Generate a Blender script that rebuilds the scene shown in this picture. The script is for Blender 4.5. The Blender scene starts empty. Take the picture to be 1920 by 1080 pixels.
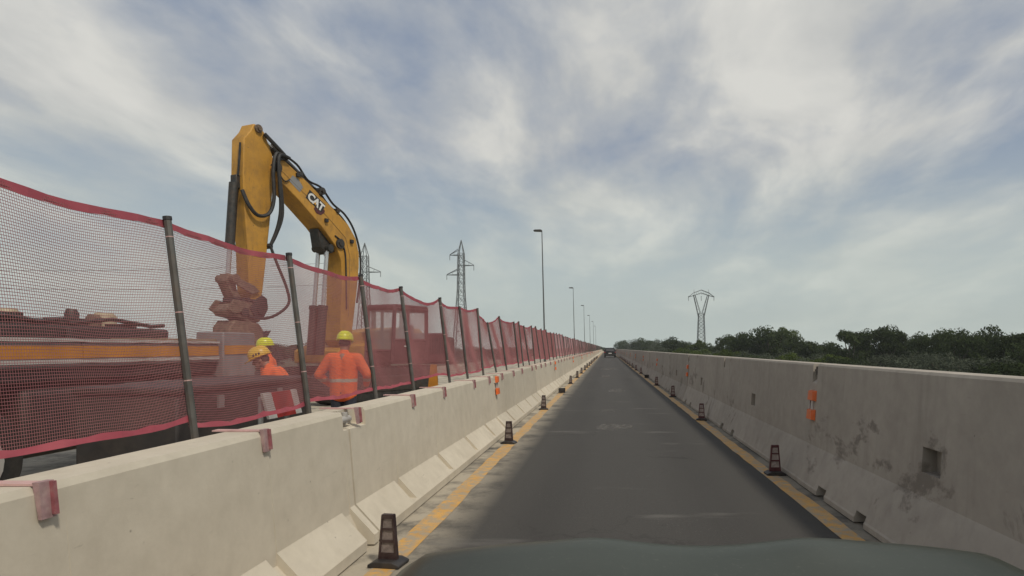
import bpy, math, random
from mathutils import Vector, Matrix
R = math.radians
random.seed(7)
sc = bpy.context.scene
COL = sc.collection

# ------------------------------------------------------------------ camera
EYE = 1.48
cam = bpy.data.cameras.new('camera')
cam.lens = 21.75; cam.sensor_width = 36.0
cam.shift_x = -178/1920; cam.shift_y = 113/1920
cam.clip_start = 0.05; cam.clip_end = 9000
co = bpy.data.objects.new('camera', cam); COL.objects.link(co)
co.location = (0, 0, EYE); co.rotation_euler = (R(90), 0, 0)
sc.camera = co

# ------------------------------------------------------------------ sky
SUN_EL, SUN_ROT = R(52), R(138)
w = bpy.data.worlds.new('World'); sc.world = w; w.use_nodes = True
nt = w.node_tree; nt.nodes.clear()
def wn(t, **k):
    n = nt.nodes.new(t)
    for a, b in k.items(): setattr(n, a, b)
    return n
def wl(a, b): nt.links.new(a, b)
def wmath(op, a, b=None, clamp=False):
    n = wn('ShaderNodeMath', operation=op, use_clamp=clamp)
    for i, v in enumerate((a, b)):
        if v is None: continue
        if isinstance(v, (int, float)): n.inputs[i].default_value = v
        else: wl(v, n.inputs[i])
    return n.outputs[0]
def wramp(fac, stops):
    n = wn('ShaderNodeValToRGB'); e = n.color_ramp.elements
    while len(e) < len(stops): e.new(0.5)
    for q, (p, c) in zip(e, stops):
        q.position = p; q.color = (c, c, c, 1) if isinstance(c, (int, float)) else (*c, 1)
    wl(fac, n.inputs[0]); return n.outputs[0]
def wmix(f, a, b):
    n = wn('ShaderNodeMix', data_type='RGBA')
    for i, v in ((0, f), (6, a), (7, b)):
        if isinstance(v, (int, float)): n.inputs[i].default_value = v
        elif isinstance(v, tuple): n.inputs[i].default_value = (*v, 1)
        else: wl(v, n.inputs[i])
    return n.outputs[2]
out = wn('ShaderNodeOutputWorld'); bg = wn('ShaderNodeBackground'); wl(bg.outputs[0], out.inputs[0])
sky = wn('ShaderNodeTexSky', sky_type='NISHITA', sun_disc=False)
sky.sun_elevation = SUN_EL; sky.sun_rotation = SUN_ROT; sky.dust_density = 2.0; sky.air_density = 1.2
tc = wn('ShaderNodeTexCoord'); sx = wn('ShaderNodeSeparateXYZ'); wl(tc.outputs['Generated'], sx.inputs[0])
zc = wmath('ADD', wmath('MAXIMUM', sx.outputs[2], 0.0), 0.20)
cx = wn('ShaderNodeCombineXYZ'); wl(wmath('DIVIDE', sx.outputs[0], zc), cx.inputs[0]); wl(wmath('DIVIDE', sx.outputs[1], zc), cx.inputs[1])
def cloud_noise(off, rot, scl, size, det, rough, dist):
    m = wn('ShaderNodeMapping'); m.inputs['Location'].default_value = off; m.inputs['Rotation'].default_value = (0, 0, rot); m.inputs['Scale'].default_value = scl
    wl(cx.outputs[0], m.inputs[0])
    n = wn('ShaderNodeTexNoise'); n.inputs['Scale'].default_value = size; n.inputs['Detail'].default_value = det
    n.inputs['Roughness'].default_value = rough; n.inputs['Distortion'].default_value = dist
    wl(m.outputs[0], n.inputs['Vector']); return n.outputs[0]
big = cloud_noise((4.72, 2.06, 0), R(20), (1.0, 0.80, 1), 0.70, 3.0, 0.5, 0.25)
mid = cloud_noise((7.92, 3.1, 0), R(-48), (1.25, 0.66, 1), 1.9, 8.0, 0.55, 0.3)
fine = cloud_noise((1.3, 5.2, 0), R(15), (1.0, 0.8, 1), 6.0, 5.0, 0.6, 0.2)
dens = wmath('ADD', wmath('MULTIPLY', big, 0.55), wmath('ADD', wmath('MULTIPLY', mid, 0.36), wmath('MULTIPLY', fine, 0.12)))
cover = wramp(dens, [(0.44, 0.0), (0.50, 0.45), (0.575, 0.95)])
shade = wramp(mid, [(0.30, (4.3, 4.45, 4.6)), (0.48, (5.6, 5.6, 5.35)), (0.66, (7.4, 7.25, 6.7))])
blue = wmix(0.75, sky.outputs[0], (2.6, 3.1, 4.1))
skyc = wmix(wmath('MULTIPLY', cover, 0.93), blue, shade)
hz = wramp(sx.outputs[2], [(0.0, 1.0), (0.12, 0.72), (0.30, 0.0)])
skyc = wmix(wmath('MULTIPLY', hz, 0.9), skyc, (5.5, 6.15, 5.75))
wl(skyc, bg.inputs[0]); bg.inputs[1].default_value = 0.1

# ------------------------------------------------------------------ sun (soft, through thin cloud), exposure
sd = bpy.data.lights.new('sun', 'SUN'); sd.energy = 2.2; sd.angle = R(6); sd.color = (1.0, 0.93, 0.80)
so = bpy.data.objects.new('sun', sd); COL.objects.link(so); so.location = (20, -20, 60)
sv = Vector((math.sin(SUN_ROT)*math.cos(SUN_EL), math.cos(SUN_ROT)*math.cos(SUN_EL), math.sin(SUN_EL)))
so.rotation_euler = (-sv).to_track_quat('-Z', 'Y').to_euler()
vs = sc.view_settings
vs.view_transform = 'Standard'; vs.look = 'None'; vs.exposure = 0.0; vs.gamma = 1.0; vs.use_curve_mapping = False

# ------------------------------------------------------------------ materials
MATS = {}
class NB:
    def __init__(s, name):
        s.m = bpy.data.materials.new(name); s.m.use_nodes = True; s.t = s.m.node_tree
        s.b = s.t.nodes['Principled BSDF']; s.o = s.t.nodes['Material Output']
    def n(s, t, **k):
        q = s.t.nodes.new(t)
        for a, b in k.items(): setattr(q, a, b)
        return q
    def l(s, a, b): s.t.links.new(a, b)
    def coords(s, kind='Object', scale=(1, 1, 1)):
        t = s.n('ShaderNodeTexCoord'); m = s.n('ShaderNodeMapping'); m.inputs['Scale'].default_value = scale
        s.l(t.outputs[kind], m.inputs[0]); return m.outputs[0]
    def world(s, scale=(1, 1, 1)):
        t = s.n('ShaderNodeNewGeometry'); m = s.n('ShaderNodeMapping'); m.inputs['Scale'].default_value = scale
        s.l(t.outputs['Position'], m.inputs[0]); return m.outputs[0]
    def noise(s, vec, scale, detail=4, rough=0.55, dist=0.0):
        q = s.n('ShaderNodeTexNoise'); q.inputs['Scale'].default_value = scale; q.inputs['Detail'].default_value = detail
        q.inputs['Roughness'].default_value = rough; q.inputs['Distortion'].default_value = dist
        s.l(vec, q.inputs['Vector']); return q.outputs[0]
    def ramp(s, fac, stops):
        q = s.n('ShaderNodeValToRGB'); e = q.color_ramp.elements
        while len(e) < len(stops): e.new(0.5)
        for a, (p, c) in zip(e, stops):
            a.position = p; a.color = (c, c, c, 1) if isinstance(c, (int, float)) else (*c, 1)
        s.l(fac, q.inputs[0]); return q.outputs[0]
    def mix(s, f, a, b, mode='MIX'):
        q = s.n('ShaderNodeMix', data_type='RGBA', blend_type=mode)
        for i, v in ((0, f), (6, a), (7, b)):
            if isinstance(v, (int, float)): q.inputs[i].default_value = v
            elif isinstance(v, tuple): q.inputs[i].default_value = (*v, 1)
            else: s.l(v, q.inputs[i])
        return q.outputs[2]
    def math(s, op, a, b=None, clamp=False):
        q = s.n('ShaderNodeMath', operation=op, use_clamp=clamp)
        for i, v in enumerate((a, b)):
            if v is None: continue
            if isinstance(v, (int, float)): q.inputs[i].default_value = v
            else: s.l(v, q.inputs[i])
        return q.outputs[0]
    def col(s, v):
        if isinstance(v, tuple): s.b.inputs['Base Color'].default_value = (*v, 1)
        else: s.l(v, s.b.inputs['Base Color'])
    def set(s, **k):
        for a, v in k.items(): s.b.inputs[a.replace('_', ' ')].default_value = v
    def bump(s, h, strength=0.3, dist=0.01):
        q = s.n('ShaderNodeBump'); q.inputs['Strength'].default_value = strength; q.inputs['Distance'].default_value = dist
        s.l(h, q.inputs['Height']); s.l(q.outputs[0], s.b.inputs['Normal'])

def simple(name, c, rough=0.5, metal=0.0, var=0.25, scale=6.0, dirt=None, dirt_amt=0.5, coat=0.0, spec=0.5):
    """painted or plain material with mottled colour and optional grime"""
    b = NB(name); v = b.coords('Object')
    n1 = b.noise(v, scale, 5); n2 = b.noise(v, scale*4.3, 4)
    c0 = tuple(x*(1-var) for x in c); c1 = tuple(min(1, x*(1+var)) for x in c)
    cc = b.ramp(n1, [(0.3, c0), (0.7, c1)])
    if dirt:
        cc = b.mix(b.math('MULTIPLY', b.ramp(b.noise(v, scale*0.8, 7, 0.68), [(0.45, 0.0), (0.68, 1.0)]), dirt_amt), cc, dirt)
    b.col(cc); b.set(Roughness=rough, Metallic=metal)
    b.b.inputs['Specular IOR Level'].default_value = spec
    if coat: b.b.inputs['Coat Weight'].default_value = coat
    b.bump(n2, 0.12, 0.004)
    MATS[name] = b.m; return b.m

def concrete(name, base, dark, light, stain, stain_lo, stain_hi, streak, zstops):
    b = NB(name); v = b.world()
    info = b.n('ShaderNodeObjectInfo')
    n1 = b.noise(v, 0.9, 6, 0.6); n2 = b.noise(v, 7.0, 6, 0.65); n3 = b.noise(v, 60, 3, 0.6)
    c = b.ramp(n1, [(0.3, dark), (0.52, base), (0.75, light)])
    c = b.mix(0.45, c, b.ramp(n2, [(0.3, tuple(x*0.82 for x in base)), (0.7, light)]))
    # element to element difference
    hv = b.n('ShaderNodeHueSaturation'); b.l(c, hv.inputs['Color'])
    b.l(b.math('ADD', b.math('MULTIPLY', info.outputs['Random'], 0.16), 0.92), hv.inputs['Value'])
    c = hv.outputs[0]
    # run-off streaks, narrow in the direction along the wall
    vs_ = b.world((1, 1, 0.12)); st = b.noise(vs_, 5.5, 4, 0.6)
    c = b.mix(b.math('MULTIPLY', b.ramp(st, [(0.55, 0.0), (0.74, 1.0)]), streak), c, stain)
    # damp/spalled patches with a hard edge
    sp = b.noise(b.world((1, 1, 1.3)), 1.1, 7, 0.66, 0.4)
    sepz = b.n('ShaderNodeSeparateXYZ'); b.l(b.world(), sepz.inputs[0])
    zf = b.ramp(sepz.outputs[2], zstops)
    spz = b.math('ADD', sp, zf)
    c = b.mix(b.ramp(spz, [(stain_lo, 0.0), (stain_hi, 0.75)]), c, stain)
    # blow holes
    vo = b.n('ShaderNodeTexVoronoi'); vo.inputs['Scale'].default_value = 9.0; b.l(v, vo.inputs['Vector'])
    hole = b.ramp(vo.outputs['Distance'], [(0.035, 0.7), (0.075, 0.0)])
    gate = b.ramp(b.noise(v, 3.3, 2), [(0.50, 0.0), (0.56, 1.0)])
    c = b.mix(b.math('MULTIPLY', hole, gate), c, tuple(x*0.45 for x in base))
    # scuffs: thin dark scratches along the traffic direction
    sc_ = b.noise(b.world((6, 0.9, 9)), 3.0, 5, 0.7, 1.5)
    c = b.mix(b.math('MULTIPLY', b.ramp(sc_, [(0.66, 0.0), (0.70, 1.0)]), 0.35), c, tuple(x*0.4 for x in base))
    b.col(c); b.set(Roughness=0.9); b.b.inputs['Specular IOR Level'].default_value = 0.25
    b.bump(b.mix(0.35, n2, n3), 0.22, 0.008)
    MATS[name] = b.m
concrete('concrete_cream', (0.56, 0.50, 0.40), (0.48, 0.425, 0.335), (0.63, 0.57, 0.465), (0.36, 0.29, 0.21), 0.78, 0.82, 0.10, [(0.0, 0.08), (0.3, 0.06), (0.6, 0.0)])
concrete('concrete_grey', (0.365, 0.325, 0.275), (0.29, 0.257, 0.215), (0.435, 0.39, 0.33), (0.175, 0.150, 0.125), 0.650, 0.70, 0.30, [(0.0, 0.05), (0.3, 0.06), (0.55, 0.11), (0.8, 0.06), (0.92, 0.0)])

b = NB('asphalt'); v = b.world()
agg = b.noise(v, 160, 3, 0.7); n1 = b.noise(b.world((1, 0.16, 1)), 0.8, 5); n2 = b.noise(v, 3.5, 6, 0.65)
c = b.ramp(n1, [(0.3, (0.050, 0.047, 0.043)), (0.7, (0.070, 0.066, 0.060))])
c = b.mix(0.30, c, b.ramp(b.noise(v, 38, 4, 0.75), [(0.3, (0.030, 0.027, 0.025)), (0.72, (0.150, 0.138, 0.124))]))
c = b.mix(0.5, c, b.ramp(agg, [(0.3, (0.025, 0.023, 0.021)), (0.75, (0.115, 0.108, 0.098))]))
sep = b.n('ShaderNodeSeparateXYZ'); b.l(v, sep.inputs[0])
trk = b.math('ABSOLUTE', b.math('SUBTRACT', b.math('ABSOLUTE', b.math('SUBTRACT', sep.outputs[0], 0.22)), 0.78))
tk = b.math('MULTIPLY', b.ramp(trk, [(0.08, 1.0), (0.40, 0.0)]), b.ramp(b.noise(b.world((1.5, 0.12, 1)), 1.2, 4), [(0.3, 0.35), (0.7, 1.0)]))
c = b.mix(b.math('MULTIPLY', tk, 0.38), c, (0.036, 0.033, 0.031))
crk = b.n('ShaderNodeTexVoronoi', feature='DISTANCE_TO_EDGE'); crk.inputs['Scale'].default_value = 0.55
wv = b.n('ShaderNodeVectorMath', operation='ADD'); nz = b.n('ShaderNodeTexNoise'); nz.inputs['Scale'].default_value = 2.5; nz.inputs['Detail'].default_value = 5
b.l(v, nz.inputs['Vector']); b.l(v, wv.inputs[0]); b.l(nz.outputs['Color'], wv.inputs[1]); b.l(wv.outputs[0], crk.inputs['Vector'])
ck = b.math('MULTIPLY', b.ramp(crk.outputs['Distance'], [(0.004, 1.0), (0.012, 0.0)]), b.ramp(b.noise(v, 0.35, 2), [(0.50, 0.0), (0.62, 0.55)]))
c = b.mix(ck, c, (0.022, 0.020, 0.018))
grit = b.n('ShaderNodeTexVoronoi'); grit.inputs['Scale'].default_value = 26; b.l(v, grit.inputs['Vector'])
c = b.mix(b.math('MULTIPLY', b.ramp(grit.outputs['Distance'], [(0.10, 0.6), (0.16, 0.0)]), b.ramp(b.noise(v, 1.1, 3), [(0.45, 0.0), (0.7, 0.7)])), c, (0.26, 0.24, 0.21))
# pale dust lies along the barrier feet and in scattered worn bands across the lane
ex = b.ramp(b.math('MULTIPLY', b.math('ADD', sep.outputs[0], 2.0), 0.25), [(0.0, 1.0), (0.11, 0.9), (0.24, 0.0), (0.97, 0.0), (1.0, 0.5)])
dust = b.math('MULTIPLY', ex, b.ramp(b.noise(v, 1.6, 7, 0.7), [(0.33, 0.0), (0.54, 1.0)]))
c = b.mix(b.math('MULTIPLY', dust, 0.95), c, (0.48, 0.42, 0.325))
worn = b.ramp(b.noise(b.world((0.35, 1.1, 1)), 1.3, 4, 0.6), [(0.62, 0.0), (0.70, 1.0)])
c = b.mix(b.math('MULTIPLY', worn, 0.30), c, (0.22, 0.205, 0.185))
b.col(c); b.set(Roughness=0.82); b.b.inputs['Specular IOR Level'].default_value = 0.3; b.bump(agg, 0.5, 0.006); MATS['asphalt'] = b.m

b = NB('yellow_marking'); v = b.world()
wear = b.ramp(b.noise(v, 9, 8, 0.72), [(0.42, 1.0), (0.58, 0.0)])
wear2 = b.ramp(b.noise(b.world((1, 0.5, 1)), 1.5, 3), [(0.45, 1.0), (0.66, 0.5)])
c = b.ramp(b.noise(v, 5, 4), [(0.3, (0.52, 0.28, 0.065)), (0.7, (0.66, 0.37, 0.10))])
c = b.mix(b.math('MULTIPLY', wear, wear2), c, (0.34, 0.30, 0.235))
b.col(c); b.set(Roughness=0.75); MATS['yellow_marking'] = b.m

b = NB('grass_ground'); v = b.world()
c = b.ramp(b.noise(v, 0.25, 6), [(0.3, (0.045, 0.055, 0.022)), (0.6, (0.07, 0.078, 0.032)), (0.8, (0.115, 0.10, 0.055))])
b.col(b.mix(0.4, c, b.ramp(b.noise(v, 6, 5), [(0.3, (0.03, 0.04, 0.015)), (0.7, (0.09, 0.095, 0.04))]))); b.set(Roughness=0.95)
b.bump(b.noise(v, 2, 5), 0.6, 0.2); MATS['grass_ground'] = b.m

simple('cat_yellow', (0.58, 0.30, 0.052), 0.5, 0, 0.13, 2.2, (0.20, 0.11, 0.035), 0.5, spec=0.35)
b = NB('cat_yellow'); v = b.coords('Object')
c = b.ramp(b.noise(v, 1.6, 5), [(0.3, (0.45, 0.228, 0.036)), (0.7, (0.56, 0.292, 0.052))])
c = b.mix(b.math('MULTIPLY', b.ramp(b.noise(v, 2.4, 8, 0.7), [(0.46, 0.0), (0.66, 1.0)]), 0.55), c, (0.24, 0.135, 0.050))
c = b.mix(b.math('MULTIPLY', b.ramp(b.noise(b.coords('Object', (5, 5, 0.8)), 2.6, 6, 0.7), [(0.56, 0.0), (0.70, 1.0)]), 0.6), c, (0.13, 0.080, 0.040))
c = b.mix(b.ramp(b.noise(v, 11, 8, 0.75), [(0.63, 0.0), (0.67, 0.8)]), c, (0.10, 0.065, 0.045))
b.col(c); b.set(Roughness=0.55); b.b.inputs['Specular IOR Level'].default_value = 0.35; b.bump(b.noise(v, 14, 5), 0.15, 0.006); MATS['cat_yellow'] = b.m
simple('cab_dark', (0.10, 0.035, 0.038), 0.5, 0, 0.2, 3)
simple('black_plastic', (0.022, 0.020, 0.021), 0.55, 0, 0.3, 8, (0.10, 0.085, 0.07), 0.3)
simple('hose_rubber', (0.018, 0.017, 0.017), 0.6, 0, 0.2, 8, (0.09, 0.075, 0.06), 0.3)
simple('steel_dark', (0.052, 0.050, 0.047), 0.5, 0.4, 0.3, 12, (0.11, 0.07, 0.045), 0.5)
simple('rusty_steel', (0.15, 0.105, 0.075), 0.75, 0.1, 0.45, 9, (0.30, 0.22, 0.15), 0.6)
simple('chrome', (0.62, 0.60, 0.57), 0.25, 0.9, 0.08, 6)
simple('galvanised', (0.34, 0.345, 0.34), 0.45, 0.6, 0.15, 5)
simple('pylon_steel', (0.15, 0.16, 0.165), 0.6, 0.3, 0.15, 1)
simple('post_steel', (0.105, 0.100, 0.090), 0.55, 0.3, 0.3, 9, (0.16, 0.11, 0.075), 0.4)
simple('orange_reflector', (0.72, 0.135, 0.022), 0.4, 0, 0.15, 12, (0.42, 0.13, 0.05), 0.4)
simple('brown_plastic', (0.034, 0.016, 0.016), 0.5, 0, 0.3, 14, (0.11, 0.085, 0.075), 0.4)
simple('grimy_panel', (0.22, 0.18, 0.165), 0.5, 0, 0.3, 26, (0.07, 0.05, 0.045), 0.6)
simple('maroon_plastic', (0.088, 0.020, 0.024), 0.5, 0, 0.3, 14, (0.13, 0.09, 0.08), 0.45)
simple('dirty_reflective', (0.40, 0.33, 0.30), 0.5, 0, 0.3, 26, (0.10, 0.07, 0.06), 0.55)
simple('clamp_red', (0.27, 0.085, 0.095), 0.6, 0, 0.3, 22, (0.40, 0.28, 0.25), 0.55)
simple('clamp_mauve', (0.34, 0.215, 0.215), 0.65, 0, 0.25, 22, (0.46, 0.38, 0.32), 0.5)
simple('strap_pink', (0.58, 0.36, 0.34), 0.7, 0, 0.2, 12, (0.42, 0.34, 0.28), 0.5)
simple('white_paint', (0.72, 0.71, 0.68), 0.5, 0, 0.08, 8, (0.42, 0.38, 0.33), 0.4)
simple('red_paint', (0.50, 0.030, 0.028), 0.45, 0, 0.15, 8, (0.25, 0.06, 0.05), 0.3)
simple('truck_grey', (0.25, 0.245, 0.245), 0.5, 0.1, 0.12, 3, (0.14, 0.12, 0.10), 0.5)
simple('truck_light', (0.52, 0.50, 0.47), 0.45, 0.1, 0.1, 3, (0.28, 0.25, 0.21), 0.5)
simple('truck_orange', (0.56, 0.225, 0.018), 0.5, 0, 0.15, 3, (0.30, 0.14, 0.04), 0.4)
simple('truck_dark', (0.035, 0.031, 0.030), 0.65, 0.1, 0.3, 4, (0.085, 0.065, 0.05), 0.5)
simple('tarp_beige', (0.24, 0.18, 0.115), 0.8, 0, 0.2, 5, (0.22, 0.16, 0.10), 0.5)
simple('tank_beige', (0.40, 0.33, 0.22), 0.55, 0, 0.15, 4, (0.30, 0.23, 0.16), 0.4)
simple('rubber', (0.02, 0.019, 0.018), 0.85, 0, 0.3, 8, (0.07, 0.06, 0.05), 0.5)
simple('skin', (0.34, 0.185, 0.125), 0.55, 0, 0.08, 20)
simple('trousers_dark', (0.03, 0.034, 0.05), 0.85, 0, 0.2, 18)
simple('boot_brown', (0.05, 0.035, 0.025), 0.7, 0, 0.2, 18)
simple('helmet_lime', (0.80, 0.84, 0.03), 0.32, 0, 0.05, 8, (0.42, 0.42, 0.06), 0.25, spec=0.5)
simple('helmet_orange', (0.82, 0.50, 0.05), 0.35, 0, 0.06, 8, (0.42, 0.23, 0.05), 0.3)
simple('car_black', (0.006, 0.006, 0.007), 0.4, 0, 0.1, 2, spec=0.3)
simple('tail_red', (0.35, 0.012, 0.012), 0.3, 0, 0.1, 4)
simple('trunk_bark', (0.095, 0.075, 0.055), 0.9, 0, 0.3, 5)
simple('lamp_grey', (0.12, 0.125, 0.125), 0.5, 0.3, 0.1, 3)
simple('joint_seal', (0.06, 0.052, 0.045), 0.9, 0, 0.3, 12)

b = NB('hivis_orange'); v = b.coords('Object')
c = b.ramp(b.noise(v, 7, 5), [(0.3, (0.88, 0.135, 0.03)), (0.7, (0.97, 0.19, 0.05))])
sep = b.n('ShaderNodeSeparateXYZ'); b.l(v, sep.inputs[0]); z = sep.outputs[2]
band = b.math('MULTIPLY', b.math('GREATER_THAN', z, 1.035), b.math('LESS_THAN', z, 1.085))
c = b.mix(band, c, (0.48, 0.44, 0.36)); b.col(c); b.set(Roughness=0.8)
wr = b.noise(v, 9, 4, 0.6, 1.2); b.bump(wr, 0.6, 0.03); MATS['hivis_orange'] = b.m

b = NB('glass_tint'); b.col((0.05, 0.045, 0.045)); b.set(Roughness=0.06, Metallic=0.0); b.b.inputs['Coat Weight'].default_value = 1.0
MATS['glass_tint'] = b.m
b = NB('cab_glass'); b.col((0.75, 0.78, 0.78)); b.set(Roughness=0.03); b.b.inputs['Alpha'].default_value = 0.35; MATS['cab_glass'] = b.m

b = NB('hood_paint'); v = b.world()
c = b.ramp(b.noise(v, 3, 5), [(0.3, (0.030, 0.036, 0.026)), (0.7, (0.040, 0.046, 0.034))])
c = b.mix(b.math('MULTIPLY', b.ramp(b.noise(v, 60, 5, 0.7), [(0.58, 0.0), (0.72, 1.0)]), 0.25), c, (0.20, 0.19, 0.16))
b.col(c); b.set(Roughness=0.30); b.b.inputs['Specular IOR Level'].default_value = 0.10; MATS['hood_paint'] = b.m

def net_material(name, alpha):
    b = NB(name); v = b.world()
    c = b.ramp(b.noise(v, 1.7, 4), [(0.3, (0.43, 0.195, 0.205)), (0.7, (0.55, 0.275, 0.275))])
    t = b.t; t.nodes.remove(b.b)
    df = b.n('ShaderNodeBsdfDiffuse'); tr = b.n('ShaderNodeBsdfTranslucent'); b.l(c, df.inputs[0]); b.l(c, tr.inputs[0])
    mx = b.n('ShaderNodeMixShader'); mx.inputs[0].default_value = 0.38; b.l(df.outputs[0], mx.inputs[1]); b.l(tr.outputs[0], mx.inputs[2])
    if alpha < 1:
        tp = b.n('ShaderNodeBsdfTransparent'); m2 = b.n('ShaderNodeMixShader'); b.l(tp.outputs[0], m2.inputs[1]); b.l(mx.outputs[0], m2.inputs[2])
        f = b.math('ADD', b.math('MULTIPLY', b.ramp(b.noise(v, 2.6, 3), [(0.3, 0.0), (0.7, 1.0)]), 0.16), alpha-0.08); b.l(f, m2.inputs[0])
        b.l(m2.outputs[0], b.o.inputs[0])
    else: b.l(mx.outputs[0], b.o.inputs[0])
    MATS[name] = b.m
net_material('net_thread', 1.0); net_material('net_weave', 0.88)
b = NB('net_band'); v = b.world()
b.col(b.ramp(b.noise(v, 4, 4), [(0.3, (0.34, 0.060, 0.085)), (0.7, (0.46, 0.105, 0.130))])); b.set(Roughness=0.8); MATS['net_band'] = b.m

def leaf_material(name, c0, c1, c2):
    b = NB(name)
    geo = b.n('ShaderNodeObjectInfo'); v = b.coords('Object')
    n1 = b.noise(v, 0.55, 3); n2 = b.noise(v, 5.0, 3)
    c = b.mix(0.45, b.ramp(n1, [(0.32, c0), (0.52, c1), (0.70, c2)]), b.ramp(n2, [(0.3, c0), (0.7, c2)]))
    hv = b.n('ShaderNodeHueSaturation'); b.l(c, hv.inputs['Color'])
    b.l(b.math('ADD', b.math('MULTIPLY', geo.outputs['Random'], 0.5), 0.75), hv.inputs['Value'])
    t = b.t; t.nodes.remove(b.b)
    df = b.n('ShaderNodeBsdfDiffuse'); tr = b.n('ShaderNodeBsdfTranslucent'); b.l(hv.outputs[0], df.inputs[0]); b.l(hv.outputs[0], tr.inputs[0])
    mx = b.n('ShaderNodeMixShader'); mx.inputs[0].default_value = 0.3; b.l(df.outputs[0], mx.inputs[1]); b.l(tr.outputs[0], mx.inputs[2]); b.l(mx.outputs[0], b.o.inputs[0])
    MATS[name] = b.m
leaf_material('leaf_dark', (0.026, 0.038, 0.015), (0.042, 0.058, 0.022), (0.066, 0.086, 0.034))
leaf_material('leaf_grey', (0.058, 0.070, 0.046), (0.092, 0.106, 0.074), (0.140, 0.155, 0.112))
leaf_material('leaf_green', (0.042, 0.062, 0.014), (0.068, 0.094, 0.020), (0.100, 0.128, 0.032))

# ------------------------------------------------------------------ mesh helpers
class MB:
    def __init__(s): s.v = []; s.f = []
    def add(s, vs, fs):
        o = len(s.v); s.v += [tuple(p) for p in vs]; s.f += [tuple(i+o for i in q) for q in fs]; return s
    def box(s, x0, x1, y0, y1, z0, z1):
        return s.add([(x0, y0, z0), (x1, y0, z0), (x1, y1, z0), (x0, y1, z0), (x0, y0, z1), (x1, y0, z1), (x1, y1, z1), (x0, y1, z1)],
                     [(3, 2, 1, 0), (4, 5, 6, 7), (0, 1, 5, 4), (1, 2, 6, 5), (2, 3, 7, 6), (3, 0, 4, 7)])
    def prism(s, poly, a, b, axis='y'):
        """poly of 2-D points extruded along an axis: y -> (x,z), x -> (y,z), z -> (x,y)"""
        def P(p, t): return (p[0], t, p[1]) if axis == 'y' else ((t, p[0], p[1]) if axis == 'x' else (p[0], p[1], t))
        n = len(poly); vs = [P(p, a) for p in poly] + [P(p, b) for p in poly]
        fs = [tuple(range(n)), tuple(range(2*n-1, n-1, -1))] + [(i, n+i, n+(i+1) % n, (i+1) % n) for i in range(n)]
        return s.add(vs, fs)
    def tube(s, pts, r, n=8, cap=True):
        pts = [Vector(p) for p in pts]; rs = r if isinstance(r, (list, tuple)) else [r]*len(pts)
        vs = []; fs = []; up = None
        for i, p in enumerate(pts):
            t = (pts[min(i+1, len(pts)-1)]-pts[max(i-1, 0)]).normalized()
            if up is None: up = t.orthogonal().normalized()
            up = (up-t*up.dot(t)); up = up.normalized() if up.length > 1e-6 else t.orthogonal().normalized()
            q = t.cross(up)
            for k in range(n):
                a = 2*math.pi*(k+0.5)/n; vs.append(p+up*(math.cos(a)*rs[i])+q*(math.sin(a)*rs[i]))
        for i in range(len(pts)-1):
            for k in range(n): fs.append((i*n+k, i*n+(k+1) % n, (i+1)*n+(k+1) % n, (i+1)*n+k))
        if cap: fs += [tuple(range(n-1, -1, -1)), tuple(range((len(pts)-1)*n, len(pts)*n))]
        return s.add(vs, fs)
    def ball(s, c, r, n=12, m=8, z0=-1.0):
        rr = r if isinstance(r, (list, tuple)) else (r, r, r); vs = []; fs = []
        a0 = math.asin(z0)
        for j in range(m+1):
            a = a0+(math.pi/2-a0)*j/m
            for k in range(n):
                t = 2*math.pi*k/n; vs.append((c[0]+rr[0]*math.cos(a)*math.cos(t), c[1]+rr[1]*math.cos(a)*math.sin(t), c[2]+rr[2]*math.sin(a)))
        for j in range(m):
            for k in range(n): fs.append((j*n+k, j*n+(k+1) % n, (j+1)*n+(k+1) % n, (j+1)*n+k))
        fs.append(tuple(range(n-1, -1, -1))); return s.add(vs, fs)
    def mesh(s, name, mat, smooth=True, ang=38):
        me = bpy.data.meshes.new(name); me.from_pydata(s.v, [], s.f); me.update()
        if mat: me.materials.append(MATS[mat])
        if smooth:
            me.polygons.foreach_set('use_smooth', [True]*len(me.polygons)); me.set_sharp_from_angle(angle=R(ang))
        return me
    def build(s, name, mat, parent=None, smooth=True, bevel=0, ang=38):
        return link(name, s.mesh(name, mat, smooth, ang), parent, bevel)
def link(name, data, parent=None, bevel=0):
    o = bpy.data.objects.new(name, data); COL.objects.link(o)
    if parent: o.parent = parent
    if bevel:
        m = o.modifiers.new('bevel', 'BEVEL'); m.width = bevel; m.segments = 2; m.limit_method = 'ANGLE'; m.angle_limit = R(40)
    return o
def tag(o, label=None, cat=None, group=None, kind=None):
    for k, v in (('label', label), ('category', cat), ('group', group), ('kind', kind)):
        if v: o[k] = v
    return o
def thing(name, loc, rz, label, cat, group=None):
    o = bpy.data.objects.new(name, None); COL.objects.link(o); o.empty_display_size = 0.2
    o.location = loc; o.rotation_euler = (0, 0, rz); return tag(o, label, cat, group)
def copy_tree(o, parent=None):
    c = o.copy(); COL.objects.link(c); c.parent = parent
    for ch in list(o.children): copy_tree(ch, c)
    return c
ONES = ['first', 'second', 'third', 'fourth', 'fifth', 'sixth', 'seventh', 'eighth', 'ninth', 'tenth', 'eleventh', 'twelfth', 'thirteenth',
        'fourteenth', 'fifteenth', 'sixteenth', 'seventeenth', 'eighteenth', 'nineteenth']
TENS = {20: ('twenty', 'twentieth'), 30: ('thirty', 'thirtieth'), 40: ('forty', 'fortieth'), 50: ('fifty', 'fiftieth'), 60: ('sixty', 'sixtieth')}
def nth(k):
    if k < 20: return ONES[k-1]
    t = k//10*10
    return TENS[t][1] if k == t else TENS[t][0]+'-'+ONES[k-t-1]

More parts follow.
